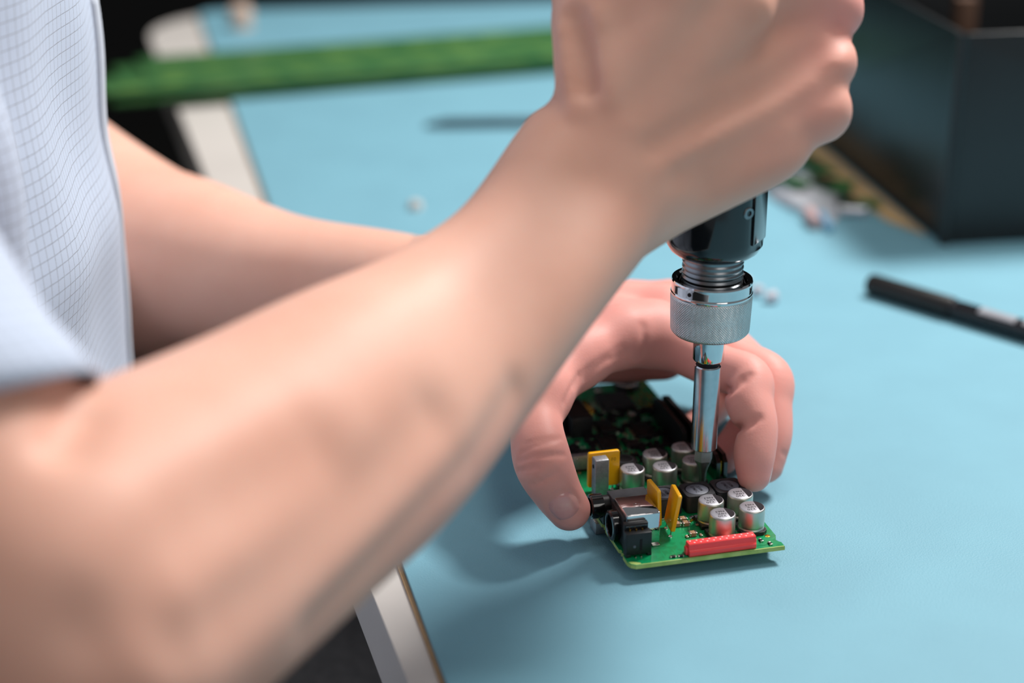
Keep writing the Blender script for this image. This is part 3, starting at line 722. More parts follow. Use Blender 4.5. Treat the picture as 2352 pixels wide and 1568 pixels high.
class Body:
    def __init__(self): self.nodes = []; self.mods = []
    def add(self, k, g): self.nodes.append((k, g))
    def d(self, X, cut=40.):
        out = None
        for k, g in self.nodes:
            v = g.d(X, cut)
            if v is None: continue
            out = v if out is None else smin(out, v, k)
        if out is None: return np.full(len(X), 99.)
        for pr, amp, wd in self.mods:           # shallow creases (amp > 0) and ridges (amp < 0)
            c = X.mean(0)[None]; R = np.sqrt(((X-c)**2).sum(1).max())
            if pr.d(c)[0] - R > wd*3.5: continue
            out = out + amp*np.exp(-(pr.d(X)/wd)**2)
        return out
    def hit(self, px, py, d0=.40, d1=1.1):      # skin point (mm) seen along the line through a photo position
        o_ = np.array([0, 0, CAMH*1000]); r_ = ray(px, py)*1000
        ds = np.arange(d0, d1, .006); v = self.d(o_ + ds[:, None]*r_, None); i = int(np.argmax(v < 1.5))
        if not v[i] < 1.5: return None
        ds = np.linspace(ds[max(i-1, 0)], ds[min(i+1, len(ds)-1)], 25); X = o_ + ds[:, None]*r_; v = self.d(X, None); i = int(np.argmax(v < 0))
        if not v[i] < 0: return None
        t = v[i-1]/(v[i-1]-v[i]) if i else 0.; return X[max(i-1, 0)]*(1-t) + X[i]*t
    def crease(self, pxs, amp, wd, wrap=False):
        den = [pxs[0]]
        for a, c in zip(pxs[:-1], pxs[1:]):
            n_ = max(1, int(math.dist(a, c)/(14 if wd < 3 else 45)))
            den += [(a[0]+(c[0]-a[0])*k/n_, a[1]+(c[1]-a[1])*k/n_) for k in range(1, n_+1)]
        pxs = den
        pts = [self.hit(*p) for p in pxs]; pts = [p for p in pts if p is not None]
        if len(pts) < 2: return []
        if wrap: pts = [pts[0] + 7*ray(*pxs[0])/np.linalg.norm(ray(*pxs[0]))] + pts
        return [(Line(pts), amp, wd)]
class Limb:                                    # a smooth tapering tube through joints
    def __init__(self, pts, rs, sub=6):
        Q = np.column_stack([np.array(pts, float), rs]); E_ = np.vstack([2*Q[0]-Q[1], Q, 2*Q[-1]-Q[-2]]); out = []
        for i in range(1, len(E_)-2):
            p0, p1, p2, p3 = E_[i-1:i+3]
            for k in range(sub):
                t = k/sub; out.append(.5*(2*p1 + (p2-p0)*t + (2*p0-5*p1+4*p2-p3)*t*t + (3*p1-p0-3*p2+p3)*t**3))
        out.append(E_[-2]); self.Q = np.array(out)
        self.cx = self.Q[:, :3].mean(0); self.cr = np.sqrt(((self.Q[:, :3]-self.cx)**2).sum(1)).max() + self.Q[:, 3].max()
        self.seg = [Prim(a[:3], c[:3], a[3], c[3]) for a, c in zip(self.Q[:-1], self.Q[1:])]
        self.A = self.Q[:-1, :3]; self.AB = self.Q[1:, :3]-self.A; self.L2 = np.maximum((self.AB**2).sum(1), 1e-9)
    def all(self, c):
        q = c - self.A; t = np.clip((q*self.AB).sum(1)/self.L2, 0, 1)
        return np.sqrt(((q - t[:, None]*self.AB)**2).sum(1)) - (self.Q[:-1, 3] + t*(self.Q[1:, 3]-self.Q[:-1, 3]))
    def d(self, X):
        if len(X) == 1: return np.array([self.all(X[0]).min()])
        if len(X) > 1:
            c = X.mean(0); R = np.sqrt(((X-c)**2).sum(1).max())
            dc = self.all(c); segs = [s for s, v in zip(self.seg, dc) if v < dc.min() + 2.2*R + 3]
        else: segs = self.seg
        out = None
        for s in segs:
            v = s.d(X); out = v if out is None else np.minimum(out, v)
        return out
def chain(pts, rs, flat=None): return [Limb(pts, rs)]
def DD(l): return [D(*p) for p in l]

import time; T0 = time.time()
# left arm and hand (steadies the board)
LH = Body()
lW = D(1110, 700, .818)
arm_l = chain(DD([(-250, 180, 1.0), (60, 420, .965), (285, 585, .93), (430, 605, .905), (650, 640, .875), (900, 665, .845), (1110, 700, .818)]),
              [58, 52, 52, 43, 31.5, 27, 25])
lI, lM, lR, lP = DD([(1500, 765, .760), (1530, 722, .784), (1555, 705, .806), (1565, 705, .826)])
palm_l = [Prim(D(1150, 740, .797), lI, 17, 11.5), Prim(D(1150, 715, .808), lM, 17, 11.5), Prim(D(1150, 705, .82), lR, 16, 11), Prim(D(1150, 700, .832), lP, 15, 10),
          Prim(lW, D(1150, 715, .81), 24, 19), Prim(D(1200, 780, .785), D(1237, 905, .715), 15, 11.2),
          Prim(D(1240, 900, .718), D(1330, 820, .737), 10.5, 10.5), Prim(D(1330, 820, .737), D(1430, 772, .750), 10.5, 11), Prim(D(1430, 772, .75), lI, 11, 11),
          Prim(D(1260, 820, .755), D(1400, 760, .770), 14, 13), Prim(D(1290, 806, .797), D(1520, 806, .802), 15, 13)]
LH.add(1, Group(10, arm_l + palm_l))
thumb_l = Group(5, chain(DD([(1237, 905, .715), (1232, 975, .704), (1246, 1058, .693), (1278, 1126, .6955), (1307, 1169, .6985)]), [11.0, 10.2, 11.2, 9.5, 8.3]))
index_l = Group(3.5, chain([lI] + DD([(1640, 838, .745), (1718, 868, .735), (1722, 925, .728), (1741, 982, .722), (1733, 1040, .7195), (1731, 1092, .7180)]), [11.3, 9.6, 9.4, 9.7, 7.9, 8.3, 6.5]))
mid_l = Group(3.5, chain([lM] + DD([(1680, 820, .763), (1765, 866, .752), (1768, 930, .746), (1772, 1000, .741), (1758, 1070, .738)]), [11, 9.6, 9.6, 9.2, 8.4, 7.0]))
ring_l = Group(3, chain([lR] + DD([(1735, 855, .785), (1722, 965, .768), (1660, 1052, .757)]), [10.5, 9.0, 8.2, 6.8]))
pink_l = Group(3, chain([lP] + DD([(1692, 868, .805), (1648, 928, .795), (1592, 982, .783)]), [9.5, 8.0, 7.2, 6.2]))
class Many:
    def __init__(self, gs, k): self.gs = gs; self.k = k
    def d(self, X, cut=None):
        out = None
        for g in self.gs:
            v = g.d(X, cut)
            if v is None: continue
            out = v if out is None else smin(out, v, self.k)
        return out
LH.add(7, Many([index_l, mid_l, ring_l, pink_l], .8)); LH.add(6, thumb_l)

# right arm and fist (holds the screwdriver)
RH = Body()
fa = [(150, 1395, .475), (580, 1122, .525), (815, 962, .556), (1022, 797, .585), (1203, 620, .607), (1365, 405, .637)]
fr = [48, 39, 33.5, 26, 20.5, 19]; fo = [4, 7, 9, 9, 9, 12]
fc = DD(fa); prims_r = []
for sgn in (-1, 1):
    pts = []
    for i, c in enumerate(fc):
        d_ = fc[min(i+1, len(fc)-1)] - fc[max(i-1, 0)]; vw = c - np.array([0, 0, CAMH*1000]); u = np.cross(d_, vw); u /= np.linalg.norm(u)
        pts.append(c + sgn*u*fo[i])
    prims_r += chain(pts, fr)
up = DD([(140, 1400, .475), (-130, 1110, .475), (-420, 800, .475), (-800, 300, .47)])
RH.add(1, Group(9, prims_r))
RH.add(5, Group(9, chain(up, [43, 43, 46, 52])))
rI, rM, rR, rP = DD([(1905, 22, .656), (1892, 142, .649), (1880, 254, .646), (1790, 330, .642)])
palm_r = [Prim(D(1400, 330, .634), rI, 15, 11.5), Prim(D(1410, 375, .632), rM, 15, 11), Prim(D(1425, 425, .634), rR, 15, 11), Prim(D(1440, 470, .640), rP, 15, 10),
          Prim(D(1450, 470, .647), D(1745, 352, .647), 16.5, 13), Prim(D(1430, 350, .650), D(1780, 130, .662), 14, 12), Prim(D(1400, 300, .648), D(1560, 120, .655), 14, 14),
          Prim(D(1400, 250, .632), D(1560, -20, .628), 13, 12), Prim(D(1430, 280, .632), D(1700, 20, .632), 13, 12), Prim(D(1360, 40, .632), D(1560, -60, .628), 11, 11), Prim(D(1560, -40, .628), D(1860, -20, .648), 12, 11)]
RH.add(9, Group(6, palm_r))
TXm = np.array([TX[0], TX[1]])
def around(lst): return [np.array([TXm[0]+x, TXm[1]+y, z]) for x, y, z in lst]
fr_i = Group(3, chain([rI] + around([(37, 17, rI[2]), (16, 31, rI[2]-3), (-8, 28.5, rI[2]-5)]), [11, 9.3, 8.4, 7.2]))
fr_m = Group(3, chain([rM] + around([(37, 17, rM[2]-1), (15, 31, rM[2]-4), (-10, 28.5, rM[2]-6)]), [10.5, 9.5, 8.5, 7.3]))
fr_r = Group(3, chain([rR] + around([(36, 14, rR[2]-2), (16, 30, rR[2]-5), (-8, 28.5, rR[2]-7)]), [10.5, 9.2, 8.2, 7.0]))
fr_p = Group(3, chain([rP] + around([(30, 2, rP[2]-3), (18, 25, rP[2]-7), (-2, 28, rP[2]-9)]), [9.5, 8.2, 7.4, 6.4]))
RH.add(5, Many([fr_i, fr_m, fr_r, fr_p], .8))
tm = DD([(1400, 330, .637), (1348, 160, .632), (1340, -45, .642)])
RH.add(7, Group(5, chain(tm, [14, 11.5, 11]) + chain([tm[-1]] + around([(-37, -4, 232), (-22, 25, 236)]), [11, 9.8, 8.0])))

# creases and tendons, placed on the skin
m_ = []
m_ += LH.crease([(1676, 897), (1692, 884), (1704, 873)], 2.8, 1.8, True) + LH.crease([(1704, 873), (1720, 861)], 1.3, 1.5)                    # index, first joint
m_ += LH.crease([(1702, 980), (1714, 974), (1726, 968)], 2.4, 1.7, True) + LH.crease([(1726, 968), (1744, 960)], 1.1, 1.4)                    # index, last joint
for c_, a_, w_ in (([(1194, 1042), (1225, 1024), (1262, 1014), (1290, 1006)], .9, .8), ([(1190, 1060), (1225, 1048), (1265, 1044), (1296, 1044)], 1.3, .9),
                   ([(1188, 1082), (1212, 1076), (1232, 1072)], 1.0, .9), ([(1222, 1114), (1250, 1104), (1275, 1088)], 1.0, .9),
                   ([(1205, 1020), (1240, 1008), (1275, 1006)], .6, .8), ([(1345, 872), (1390, 830), (1440, 808)], .45, 1.3), ([(1318, 890), (1352, 852), (1400, 822)], .4, 1.3), ([(1330, 862), (1375, 826), (1430, 795)], .35, 1.2),
                   ([(1470, 820), (1480, 780), (1478, 750)], .8, 2.0), ([(1798, 1040), (1806, 1046), (1814, 1050)], .5, .9), ([(1296, 925), (1312, 888), (1330, 862)], .6, 1.2)):
    m_ += LH.crease(c_, a_, w_)
LH.mods = m_
nc_ = np.array([1297., 1164.]); nu_ = np.array([.60, .80]); ns_ = np.array([.80, -.60])
loop = [tuple(nc_ + nu_*(35*math.sin(a)*(1 if math.sin(a) < 0 else .9)) + ns_*36*math.cos(a)) for a in np.radians(np.arange(150, 391, 12))]
LH.mods = LH.mods + LH.crease(loop, .75, .8)
m_ = []
for c_, a_, w_ in (([(1318, 40), (1330, 90), (1338, 140), (1346, 200)], 13.0, 3.2),                 # hollow beside the thumb tendon
                   ([(1405, 60), (1420, 170), (1440, 280)], -1.4, 5.0), ([(1292, 60), (1302, 170), (1320, 250)], -1.8, 3.5), ([(1372, 40), (1384, 130), (1398, 220)], -2.0, 3.5),
                   ([(1500, 335), (1640, 262), (1770, 194), (1865, 132), (1930, 84)], 3.2, 5.5),
                   ([(1560, 400), (1700, 330), (1820, 262), (1900, 216)], 1.9, 5),
                   ([(1630, 420), (1740, 352), (1850, 318)], 2.8, 6.0),
                   ([(1480, 320), (1640, 220), (1800, 120), (1890, 70)], -1.0, 4.5), ([(1520, 375), (1680, 298), (1820, 220), (1925, 150)], -1.0, 4.5),
                   ([(1440, 250), (1560, 150), (1700, 60)], 1.8, 8.0),
                   ([(219, 1448), (301, 1382), (372, 1270), (434, 1219), (510, 1168), (638, 1106), (740, 1045)], 3.6, 12.0), ([(434, 1468), (602, 1346), (724, 1239), (816, 1147), (908, 1055), (990, 960)], 3.2, 10.0),
                   ([(714, 1440), (867, 1285), (990, 1155), (1090, 1050), (1180, 900)], 2.0, 6.5), ([(196, 890), (178, 950), (150, 1015)], 4.0, 7.0)):
    m_ += RH.crease(c_, a_, w_)
RH.mods = m_

body = Body()
tor = Group(20, [Prim((-285, 640, -160), (-290, 660, 250), 95, 105, ((0, 1, 0), .62)), Prim((-300, 500, 300), (-300, 840, 290), 60, 60)])
class Sub:
    def __init__(self, B): self.B = B
    def d(self, X, cut=None): return self.B.d(X, cut)
body.nodes = [(1, Sub(LH)), (1, Sub(RH)), (10, tor)]

def surface(sdf, lo, hi, h, blk=16):
    lo = V3(lo); N = np.ceil((V3(hi)-lo)/(h*blk)).astype(int)
    bx, by, bz = np.meshgrid(*[np.arange(n) for n in N], indexing='ij')
    bid = np.stack([bx.ravel(), by.ravel(), bz.ravel()], 1)
    cen = lo + (bid+.5)*blk*h; act = []
    half = blk*h*.5*math.sqrt(3)
    big = 4                                        # coarse cull, batch by batch
    for s in range(0, len(cen), 4000):
        v = sdf(cen[s:s+4000], None); act.append(np.abs(v) < half*1.35 + 2)
    bid = bid[np.concatenate(act)]
    g = np.arange(blk+1); gx, gy, gz = np.meshgrid(g, g, g, indexing='ij'); G = np.stack([gx.ravel(), gy.ravel(), gz.ravel()], 1)
    S = int(N.max()*blk + 4); cells = []; verts = []; edges = []
    n1 = blk+1
    for bb in bid:
        base = bb*blk; v = sdf(lo + (base+G)*h, 40.).reshape(n1, n1, n1)
        ins = v < 0
        if ins.all() or not ins.any(): continue
        cnt = np.zeros((blk,)*3); acc = np.zeros((blk, blk, blk, 3))
        for ax in range(3):
            sl0 = [slice(None)]*3; sl1 = [slice(None)]*3; sl0[ax] = slice(0, blk); sl1[ax] = slice(1, n1)
            a, c = v[tuple(sl0)], v[tuple(sl1)]; cr = (a < 0) != (c < 0)
            t = np.where(cr, a/np.where(cr, a-c, 1), 0)
            o1, o2 = [k for k in range(3) if k != ax]
            for d1 in (0, 1):
                for d2 in (0, 1):
                    s = [slice(None)]*3; s[o1] = slice(d1, d1+blk); s[o2] = slice(d2, d2+blk)
                    m = cr[tuple(s)]; tt = t[tuple(s)]
                    cnt += m; acc[..., ax] += np.where(m, tt, 0); acc[..., o1] += m*d1; acc[..., o2] += m*d2
            s = [slice(0, blk)]*3; m = cr[tuple(s)]
            idx = np.argwhere(m)
            if len(idx): edges.append(np.column_stack([idx+base, np.full(len(idx), ax), (a[tuple(s)][m] < 0).astype(int)]))
        idx = np.argwhere(cnt > 0); c_ = cnt[tuple(idx.T)]
        cells.append(idx+base); verts.append(lo + (base + idx + acc[tuple(idx.T)]/c_[:, None])*h)
    cells = np.concatenate(cells); verts = np.concatenate(verts); E_ = np.concatenate(edges)
    key = (cells[:, 0].astype(np.int64)*S + cells[:, 1])*S + cells[:, 2]; order = np.argsort(key); ks = key[order]
    quads = []
    for ax in range(3):
        e = E_[E_[:, 3] == ax]; o1, o2 = (ax+1) % 3, (ax+2) % 3; q = []
        for d1, d2 in ((-1, -1), (0, -1), (0, 0), (-1, 0)):
            c = e[:, :3].copy(); c[:, o1] += d1; c[:, o2] += d2
            kk = (c[:, 0].astype(np.int64)*S + c[:, 1])*S + c[:, 2]
            pos = np.clip(np.searchsorted(ks, kk), 0, len(ks)-1); ok = ks[pos] == kk
            q.append(np.where(ok, order[pos], -1))
        q = np.stack(q, 1); ok = (q >= 0).all(1); q = q[ok]; inside = e[ok, 4] == 1
        q[~inside] = q[~inside][:, ::-1]; quads.append(q)
    return verts, np.concatenate(quads)
def relax(v, q, n, f=.5):
    a = np.concatenate([q[:, 0], q[:, 1], q[:, 2], q[:, 3]]); c = np.concatenate([q[:, 1], q[:, 2], q[:, 3], q[:, 0]])
    cnt = np.bincount(a, minlength=len(v)) + np.bincount(c, minlength=len(v)); cnt = np.maximum(cnt, 1)
    for _ in range(n):
        for fac in (f, -f*1.03):                       # shrink-free smoothing
            s_ = np.stack([np.bincount(a, v[c, k], len(v)) + np.bincount(c, v[a, k], len(v)) for k in range(3)], 1)/cnt[:, None]
            v = v + fac*(s_-v)
    return v
def np_mesh(name, v, q, mats):
    me = bpy.data.meshes.new(name)
    me.vertices.add(len(v)); me.vertices.foreach_set('co', (v*.001).astype(np.float32).ravel())
    me.loops.add(q.size); me.loops.foreach_set('vertex_index', q.astype(np.int32).ravel())
    me.polygons.add(len(q)); me.polygons.foreach_set('loop_start', np.arange(0, q.size, 4, dtype=np.int32))
    me.polygons.foreach_set('use_smooth', np.ones(len(q), bool))
    me.update(calc_edges=True); me.validate()
    for m in mats: me.materials.append(m)
    return me

hv, hq = surface(LH.d, (-46, 590, -10), (130, 860, 130), .95)             # the hand in focus, fine
class ArmOnly:
    def __init__(self): self.g = Group(10, arm_l)
    def d(self, X, cut=None): return self.g.d(X, cut)
body.nodes = [(1, ArmOnly()), (1, Sub(RH)), (10, tor)]
bv, bq = surface(body.d, (-420, 330, -260), (180, 1010, 380), 2.1)
bv = relax(bv, bq, 6, .5); hv = relax(hv, hq, 3, .5)
bq = np.concatenate([bq, hq + len(bv)]); bv = np.concatenate([bv, hv])
# skin: ruddier at joints, fingertips and palms
red = np.zeros(len(bv))
for p, r_, a_ in [(D(1318, 1172, .698), 12, .7), (D(1250, 1062, .690), 13, .65), (D(1733, 1080, .718), 12, .8), (D(1722, 930, .73), 12, .45), (D(1765, 866, .75), 12, .4), (D(1660, 1052, .757), 14, .8),
                  (D(1500, 765, .75), 22, .45), (D(1240, 905, .71), 20, .3), (rI, 17, .8), (rM, 15, .45), (rR, 15, .4), (rP, 14, .2), (D(1390, 800, .74), 26, .55), (D(1640, 850, .745), 16, .35)]:
    red = np.maximum(red, a_*np.exp(-((bv-p)**2).sum(1)/(r_*1.25)**2))
red = np.maximum(red, .55*np.clip((bv[:, 0]+40)/60, 0, 1)*np.clip((110-bv[:, 2])/30, 0, 1))
sk = bpy.data.materials.new('skin'); sk.use_nodes = True; nt = sk.node_tree; bs = nt.nodes['Principled BSDF']
at = nt.nodes.new('ShaderNodeAttribute'); at.attribute_name = 'ruddy'
tc = nt.nodes.new('ShaderNodeTexCoord'); n1 = nt.nodes.new('ShaderNodeTexNoise'); n1.inputs['Scale'].default_value = 28; n1.inputs['Detail'].default_value = 5
n2 = nt.nodes.new('ShaderNodeTexVoronoi'); n2.inputs['Scale'].default_value = 1100
n3 = nt.nodes.new('ShaderNodeTexNoise'); n3.inputs['Scale'].default_value = 420; n3.inputs['Detail'].default_value = 4
for n_ in (n1, n2, n3): nt.links.new(tc.outputs['Object'], n_.inputs['Vector'])
r1_ = nt.nodes.new('ShaderNodeValToRGB'); r1_.color_ramp.elements[0].color = lin((218, 164, 144))+(1,); r1_.color_ramp.elements[1].color = lin((226, 178, 159))+(1,)
r1_.color_ramp.elements[0].position = .25; r1_.color_ramp.elements[1].position = .75
nt.links.new(n1.outputs['Fac'], r1_.inputs['Fac'])
mx = nt.nodes.new('ShaderNodeMix'); mx.data_type = 'RGBA'; mx.inputs[7].default_value = lin((222, 138, 138))+(1,)
nt.links.new(at.outputs['Fac'], mx.inputs[0]); nt.links.new(r1_.outputs['Color'], mx.inputs[6]); nt.links.new(mx.outputs[2], bs.inputs['Base Color'])
bs.inputs['Roughness'].default_value = .52; bs.inputs['Specular IOR Level'].default_value = .22
bs.inputs['Subsurface Weight'].default_value = .25; bs.inputs['Subsurface Radius'].default_value = (1, .35, .2); bs.inputs['Subsurface Scale'].default_value = .004
bp = nt.nodes.new('ShaderNodeBump'); bp.inputs['Strength'].default_value = .10; bp.inputs['Distance'].default_value = .0003
ad = nt.nodes.new('ShaderNodeMath'); ad.operation = 'ADD'; nt.links.new(n2.outputs['Distance'], ad.inputs[0]); nt.links.new(n3.outputs['Fac'], ad.inputs[1])
nt.links.new(ad.outputs[0], bp.inputs['Height']); nt.links.new(bp.outputs['Normal'], bs.inputs['Normal'])
M['skin'] = sk

person = empty('person', (-285, 660, -760))
tag(person, 'person in a white checked short-sleeved shirt driving a screw into the board with both hands', 'person')
def child(name, me, par, off):
    o = bpy.data.objects.new(name, me); col.objects.link(o); o.parent = par; o.location = tuple(-x*.001 for x in off); return o
POFF = (-285, 660, -760)
bme = np_mesh('body', bv, bq, [M['skin']])
a_ = bme.attributes.new('ruddy', 'FLOAT', 'POINT'); a_.data.foreach_set('value', red.astype(np.float32))
bo = child('body', bme, person, POFF)

# fingernails laid on the finger ends
def nail(B, c, nrm, ax, wd, ln, name='fingernail'):
    nrm = V3(nrm)/np.linalg.norm(nrm); ax = V3(ax); ax = ax - (ax@nrm)*nrm; ax /= np.linalg.norm(ax); sd = np.cross(nrm, ax)
    nu, nv = 14, 14; b = bmesh.new(); rows = []
    u, v = np.meshgrid(np.linspace(-1, 1, nu+1), np.linspace(-1, 1, nv+1)); u = u.ravel(); v = v.ravel()
    uu = u*np.sqrt(1-.38*v*v); vv = v*np.sqrt(1-.38*u*u)
    S_ = c + uu[:, None]*wd/2*sd + vv[:, None]*ln/2*ax
    ts = np.linspace(12, -10, 89); X = (S_[:, None] + ts[None, :, None]*nrm).reshape(-1, 3)
    f = B.d(X, 30.).reshape(len(S_), -1); k = np.argmax(f < 0, 1); hit_ = f[np.arange(len(k)), k] < 0
    f1_ = f[np.arange(len(k)), k]; f0_ = f[np.arange(len(k)), np.maximum(k-1, 0)]
    tt = np.where(hit_, ts[k] + (ts[0]-ts[1])*np.clip(-f1_/np.maximum(f0_-f1_, 1e-6), 0, 1), -3)
    edge = np.maximum(np.abs(u), np.abs(v)); lift = .55*(1-edge**6) - .15
    pts_ = S_ + (tt+lift)[:, None]*nrm
    for j in range(nv+1): rows.append([b.verts.new(pts_[j*(nu+1)+i]) for i in range(nu+1)])
    for r0_, r1_ in zip(rows[:-1], rows[1:]):
        for i in range(nu): b.faces.new((r0_[i], r0_[i+1], r1_[i+1], r1_[i]))
    bmesh.ops.smooth_vert(b, verts=b.verts, factor=.5, use_axis_x=True, use_axis_y=True, use_axis_z=True)
    me = mesh_of(name, b, M['nail'], angle=80)
    o = bpy.data.objects.new(name, me); col.objects.link(o); o.parent = bo
def grad(B, p):
    e = np.eye(3)*.5; X = np.concatenate([p+e, p-e]); f = B.d(X, None); g = f[:3]-f[3:]; return g/np.linalg.norm(g)
h1 = LH.hit(1297, 1164); ta = D(1307, 1169, .6985)-D(1278, 1126, .6955)
nail(LH, h1, grad(LH, h1), ta, 12.0, 11.6)
def tipnail(B, p0, p1, out, wd, ln):
    ax = p1-p0; n_ = V3(out) - (V3(out)@ax)/(ax@ax)*ax; nail(B, p1 - ax/np.linalg.norm(ax)*.5, n_, ax, wd, ln)
tipnail(LH, D(1733, 1040, .7195), D(1731, 1092, .7180), (1, .75, .15), 9.5, 10.5)
tipnail(LH, D(1772, 1000, .741), D(1758, 1070, .738), (1, .5, .1), 9.5, 10.5)
for g_ in (fr_i, fr_m, fr_r, fr_p):
    Q_ = g_.prims[-1].Q; pa_, e_ = Q_[-4, :3], Q_[-1, :3]; tipnail(RH, pa_, e_, (e_[0]-TX[0], e_[1]-TX[1], 0), 8.5, 9.5)

# shirt
shirt_m = bpy.data.materials.new('checked_shirt'); shirt_m.use_nodes = True; nt = shirt_m.node_tree; bs = nt.nodes['Principled BSDF']
uv = nt.nodes.new('ShaderNodeUVMap'); sp = nt.nodes.new('ShaderNodeSeparateXYZ'); nt.links.new(uv.outputs['UV'], sp.inputs[0])
def lines(sock, wid):
    m1 = nt.nodes.new('ShaderNodeMath'); m1.operation = 'FRACT'; nt.links.new(sock, m1.inputs[0])
    m2 = nt.nodes.new('ShaderNodeMath'); m2.operation = 'LESS_THAN'; m2.inputs[1].default_value = wid; nt.links.new(m1.outputs[0], m2.inputs[0]); return m2
la, lb = lines(sp.outputs['X'], .075), lines(sp.outputs['Y'], .075)
mxx = nt.nodes.new('ShaderNodeMath'); mxx.operation = 'MAXIMUM'; nt.links.new(la.outputs[0], mxx.inputs[0]); nt.links.new(lb.outputs[0], mxx.inputs[1])
nz = nt.nodes.new('ShaderNodeTexNoise'); nz.inputs['Scale'].default_value = 9.; nz.inputs['Detail'].default_value = 2; nt.links.new(uv.outputs['UV'], nz.inputs['Vector'])
mul = nt.nodes.new('ShaderNodeMath'); mul.operation = 'MULTIPLY'; nt.links.new(mxx.outputs[0], mul.inputs[0])
mr = nt.nodes.new('ShaderNodeMapRange'); mr.inputs[1].default_value = .3; mr.inputs[2].default_value = .7; mr.inputs[3].default_value = .25; mr.inputs[4].default_value = .8
nt.links.new(nz.outputs['Fac'], mr.inputs[0]); nt.links.new(mr.outputs[0], mul.inputs[1])
mc = nt.nodes.new('ShaderNodeMix'); mc.data_type = 'RGBA'; mc.inputs[6].default_value = lin((190, 201, 221))+(1,); mc.inputs[7].default_value = lin((96, 92, 98))+(1,)
nt.links.new(mul.outputs[0], mc.inputs[0]); nt.links.new(mc.outputs[2], bs.inputs['Base Color'])
bs.inputs['Roughness'].default_value = .85; bs.inputs['Sheen Weight'].default_value = .1
wv = nt.nodes.new('ShaderNodeTexWave'); wv.inputs['Scale'].default_value = 7.; wv.bands_direction = 'Y'; wv.inputs['Distortion'].default_value = .3; nt.links.new(uv.outputs['UV'], wv.inputs['Vector'])
bp = nt.nodes.new('ShaderNodeBump'); bp.inputs['Strength'].default_value = .12; bp.inputs['Distance'].default_value = .0003
nt.links.new(wv.outputs['Fac'], bp.inputs['Height']); nt.links.new(bp.outputs['Normal'], bs.inputs['Normal'])
M['shirt'] = shirt_m
def loft_uv(name, rows, uvs, par, m, thick=1.0):
    b = bmesh.new(); uvl = b.loops.layers.uv.new('UVMap'); vs = [[b.verts.new(p) for p in r] for r in rows]
    for j in range(len(rows)-1):
        for i in range(len(rows[0])-1):
            f = b.faces.new((vs[j][i], vs[j][i+1], vs[j+1][i+1], vs[j+1][i]))
            for l, (jj, ii) in zip(f.loops, ((j, i), (j, i+1), (j+1, i+1), (j+1, i))): l[uvl].uv = uvs[jj][ii]
    me = mesh_of(name, b, m, angle=75)
    o = child(name, me, par, POFF) if par is person else bpy.data.objects.new(name, me)
    if par is not person: col.objects.link(o); o.parent = par
    s = o.modifiers.new('cloth', 'SOLIDIFY'); s.thickness = thick*.001; s.offset = 0
    return o
def torso_pt(a, z, wr=1.):
    a_, b_ = 116., 205.; e = 2.6
    c, s = math.cos(a), math.sin(a)
    x = a_*math.copysign(abs(c)**(2/e), c); y = b_*math.copysign(abs(s)**(2/e), s)
    k = 1 + .00022*(60-z); x *= k; X = -286 + x; Y = 672 + y
    if z > 290: kk = (z-290)/130; X -= 0; Y = 672 + y*(1-.25*kk*kk)
    # loose cloth: a long fold nearest the camera, a hollow beside it, smaller wrinkles
    fr_ = max(0, c)
    top = 1/(1+math.exp((z-205)/14)); bot = 1/(1+math.exp((30-z)/12))
    yr = 566 + .10*(z-100)
    X += fr_*17*math.exp(-((Y-yr)/22)**2)*top*bot
    X -= fr_*5*math.exp(-((Y-yr-42)/18)**2)
    X += wr*fr_*(1.2*math.sin(Y*.085+z*.02) + 1.5*math.sin(z*.06+Y*.03) + 3.5*math.exp(-((z-98)/22)**2))
    return X, Y, z
rows, uvs = [], []
zz = np.arange(-190, 401, 6.); aa = np.linspace(-math.pi, math.pi, 181)
for z in zz:
    r = [torso_pt(a, z) for a in aa]; rows.append(r)
    s = [0.]
    for p, q in zip(r[:-1], r[1:]): s.append(s[-1] + math.dist(p, q))
    i0 = int(np.argmin(np.abs(aa))); uvs.append([((x-s[i0])/5.0+200.4, z/4.9+100) for x in s])
shirt = loft_uv('shirt', rows, uvs, person, M['shirt'])
# front placket / pocket edge standing proud at the chest
rows, uvs = [], []
for z in np.arange(-150, 186, 5.):
    y0 = 768; r = []
    for k, (dx, dy) in enumerate(((-1, -3), (1.8, -2), (2.6, 0), (2.6, 5), (1.8, 8), (-1, 9))):
        c_, = [torso_pt(a, z) for a in (math.asin(min(1, (y0+dy-672)/205)**1.3),)]
        r.append((c_[0]+dx*(1 if z < 160 else 1), y0+dy, z + .12*dy))
    rows.append(r); uvs.append([(k*.9+.3, z/4.9+.2) for k in range(6)])
loft_uv('placket', rows, uvs, person, material('plain_white_cloth', (206, 212, 224), .85, bump=.1, bscale=900))
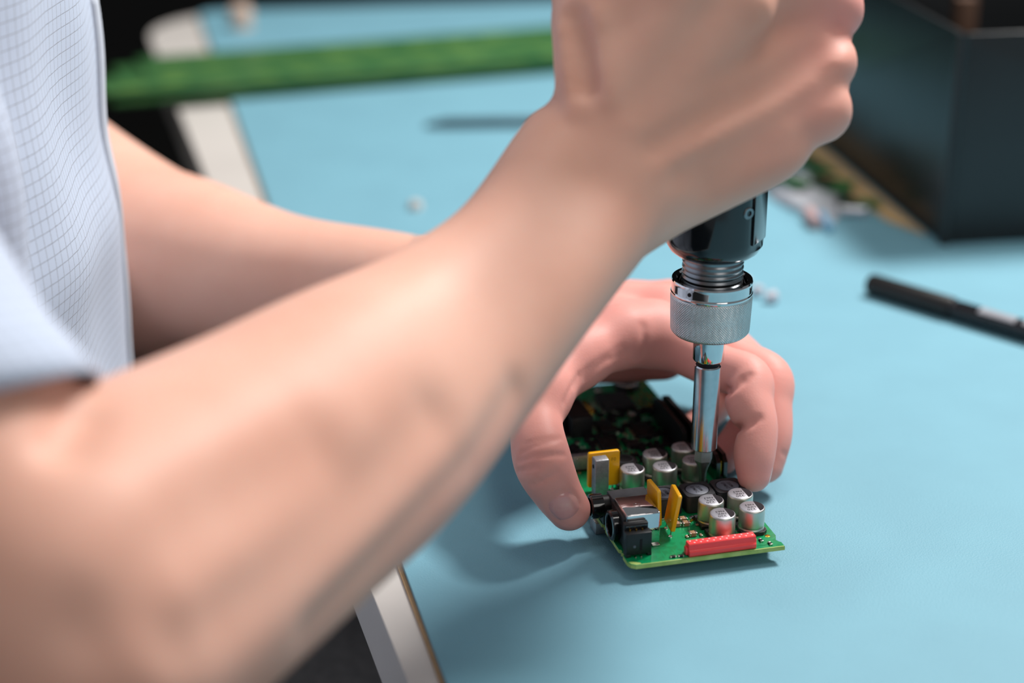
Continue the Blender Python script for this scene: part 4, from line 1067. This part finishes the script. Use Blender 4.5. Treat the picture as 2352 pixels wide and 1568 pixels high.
# sleeve around the upper arm
rows, uvs = [], []
ua, ub = up[1], up[3]; dr = (ub-ua)/np.linalg.norm(ub-ua); s1 = np.cross(dr, (0, 0, 1)); s1 /= np.linalg.norm(s1); s2 = np.cross(dr, s1)
h0 = -4.; er = np.cross(dr, (ua - np.array([0, 0, CAMH*1000]))); er /= -np.linalg.norm(er)
for j in range(52):
    tt = h0 + j*7.0; r = []
    for i in range(73):
        a = 2*math.pi*i/72
        rr = 47.5 + .055*min(tt-h0, 210) + 18*max(0, (tt-h0-150)/200)**1.5 + 1.6*math.sin(3*a+.06*tt) + 1.2*math.sin(5*a-.05*tt+1) + (0.8 if j < 3 else 0) + 3*math.exp(-((tt-70)/22)**2)*math.sin(2*a+1)
        rd = math.cos(a)*s1 + math.sin(a)*s2; hem = 20*(1 - rd @ er)*max(0, 1-j/14)
        r.append(tuple(ua + dr*(tt+hem) + rr*rd))
    rows.append(r); uvs.append([(i/72*62, tt/5) for i in range(73)])
loft_uv('sleeve', rows, uvs, person, M['shirt'])

# trousers: seated, thighs under the bench
tr = Body()
tr.add(1, Group(25, [Prim((-330, 560, -190), (-330, 790, -190), 105, 105)] +
    chain([(-320, 560, -210), (-60, 560, -225), (90, 570, -235)], [92, 80, 68]) + chain([(90, 570, -235), (80, 575, -480), (70, 580, -700)], [66, 58, 48]) +
    chain([(-320, 790, -210), (-60, 800, -225), (90, 800, -235)], [92, 80, 68]) + chain([(90, 800, -235), (80, 800, -480), (70, 800, -700)], [66, 58, 48])))
v_, q_ = surface(tr.d, (-460, 430, -770), (190, 910, -60), 7.)
child('trousers', np_mesh('trousers', v_, q_, [M['trousers']]), person, POFF)
for y in (580, 800):
    sh_ = Body(); sh_.add(1, Group(14, [Prim((55, y, -722), (190, y, -728), 34, 30, ((0, 0, 1), 1.1)), Prim((60, y, -700), (60, y, -690), 38, 40)]))
    v_, q_ = surface(sh_.d, (-10, y-70, -765), (250, y+70, -640), 6.)
    v_[:, 2] = np.maximum(v_[:, 2], -758)
    child('shoe', np_mesh('shoe', v_, q_, [M['plastic']]), person, POFF)
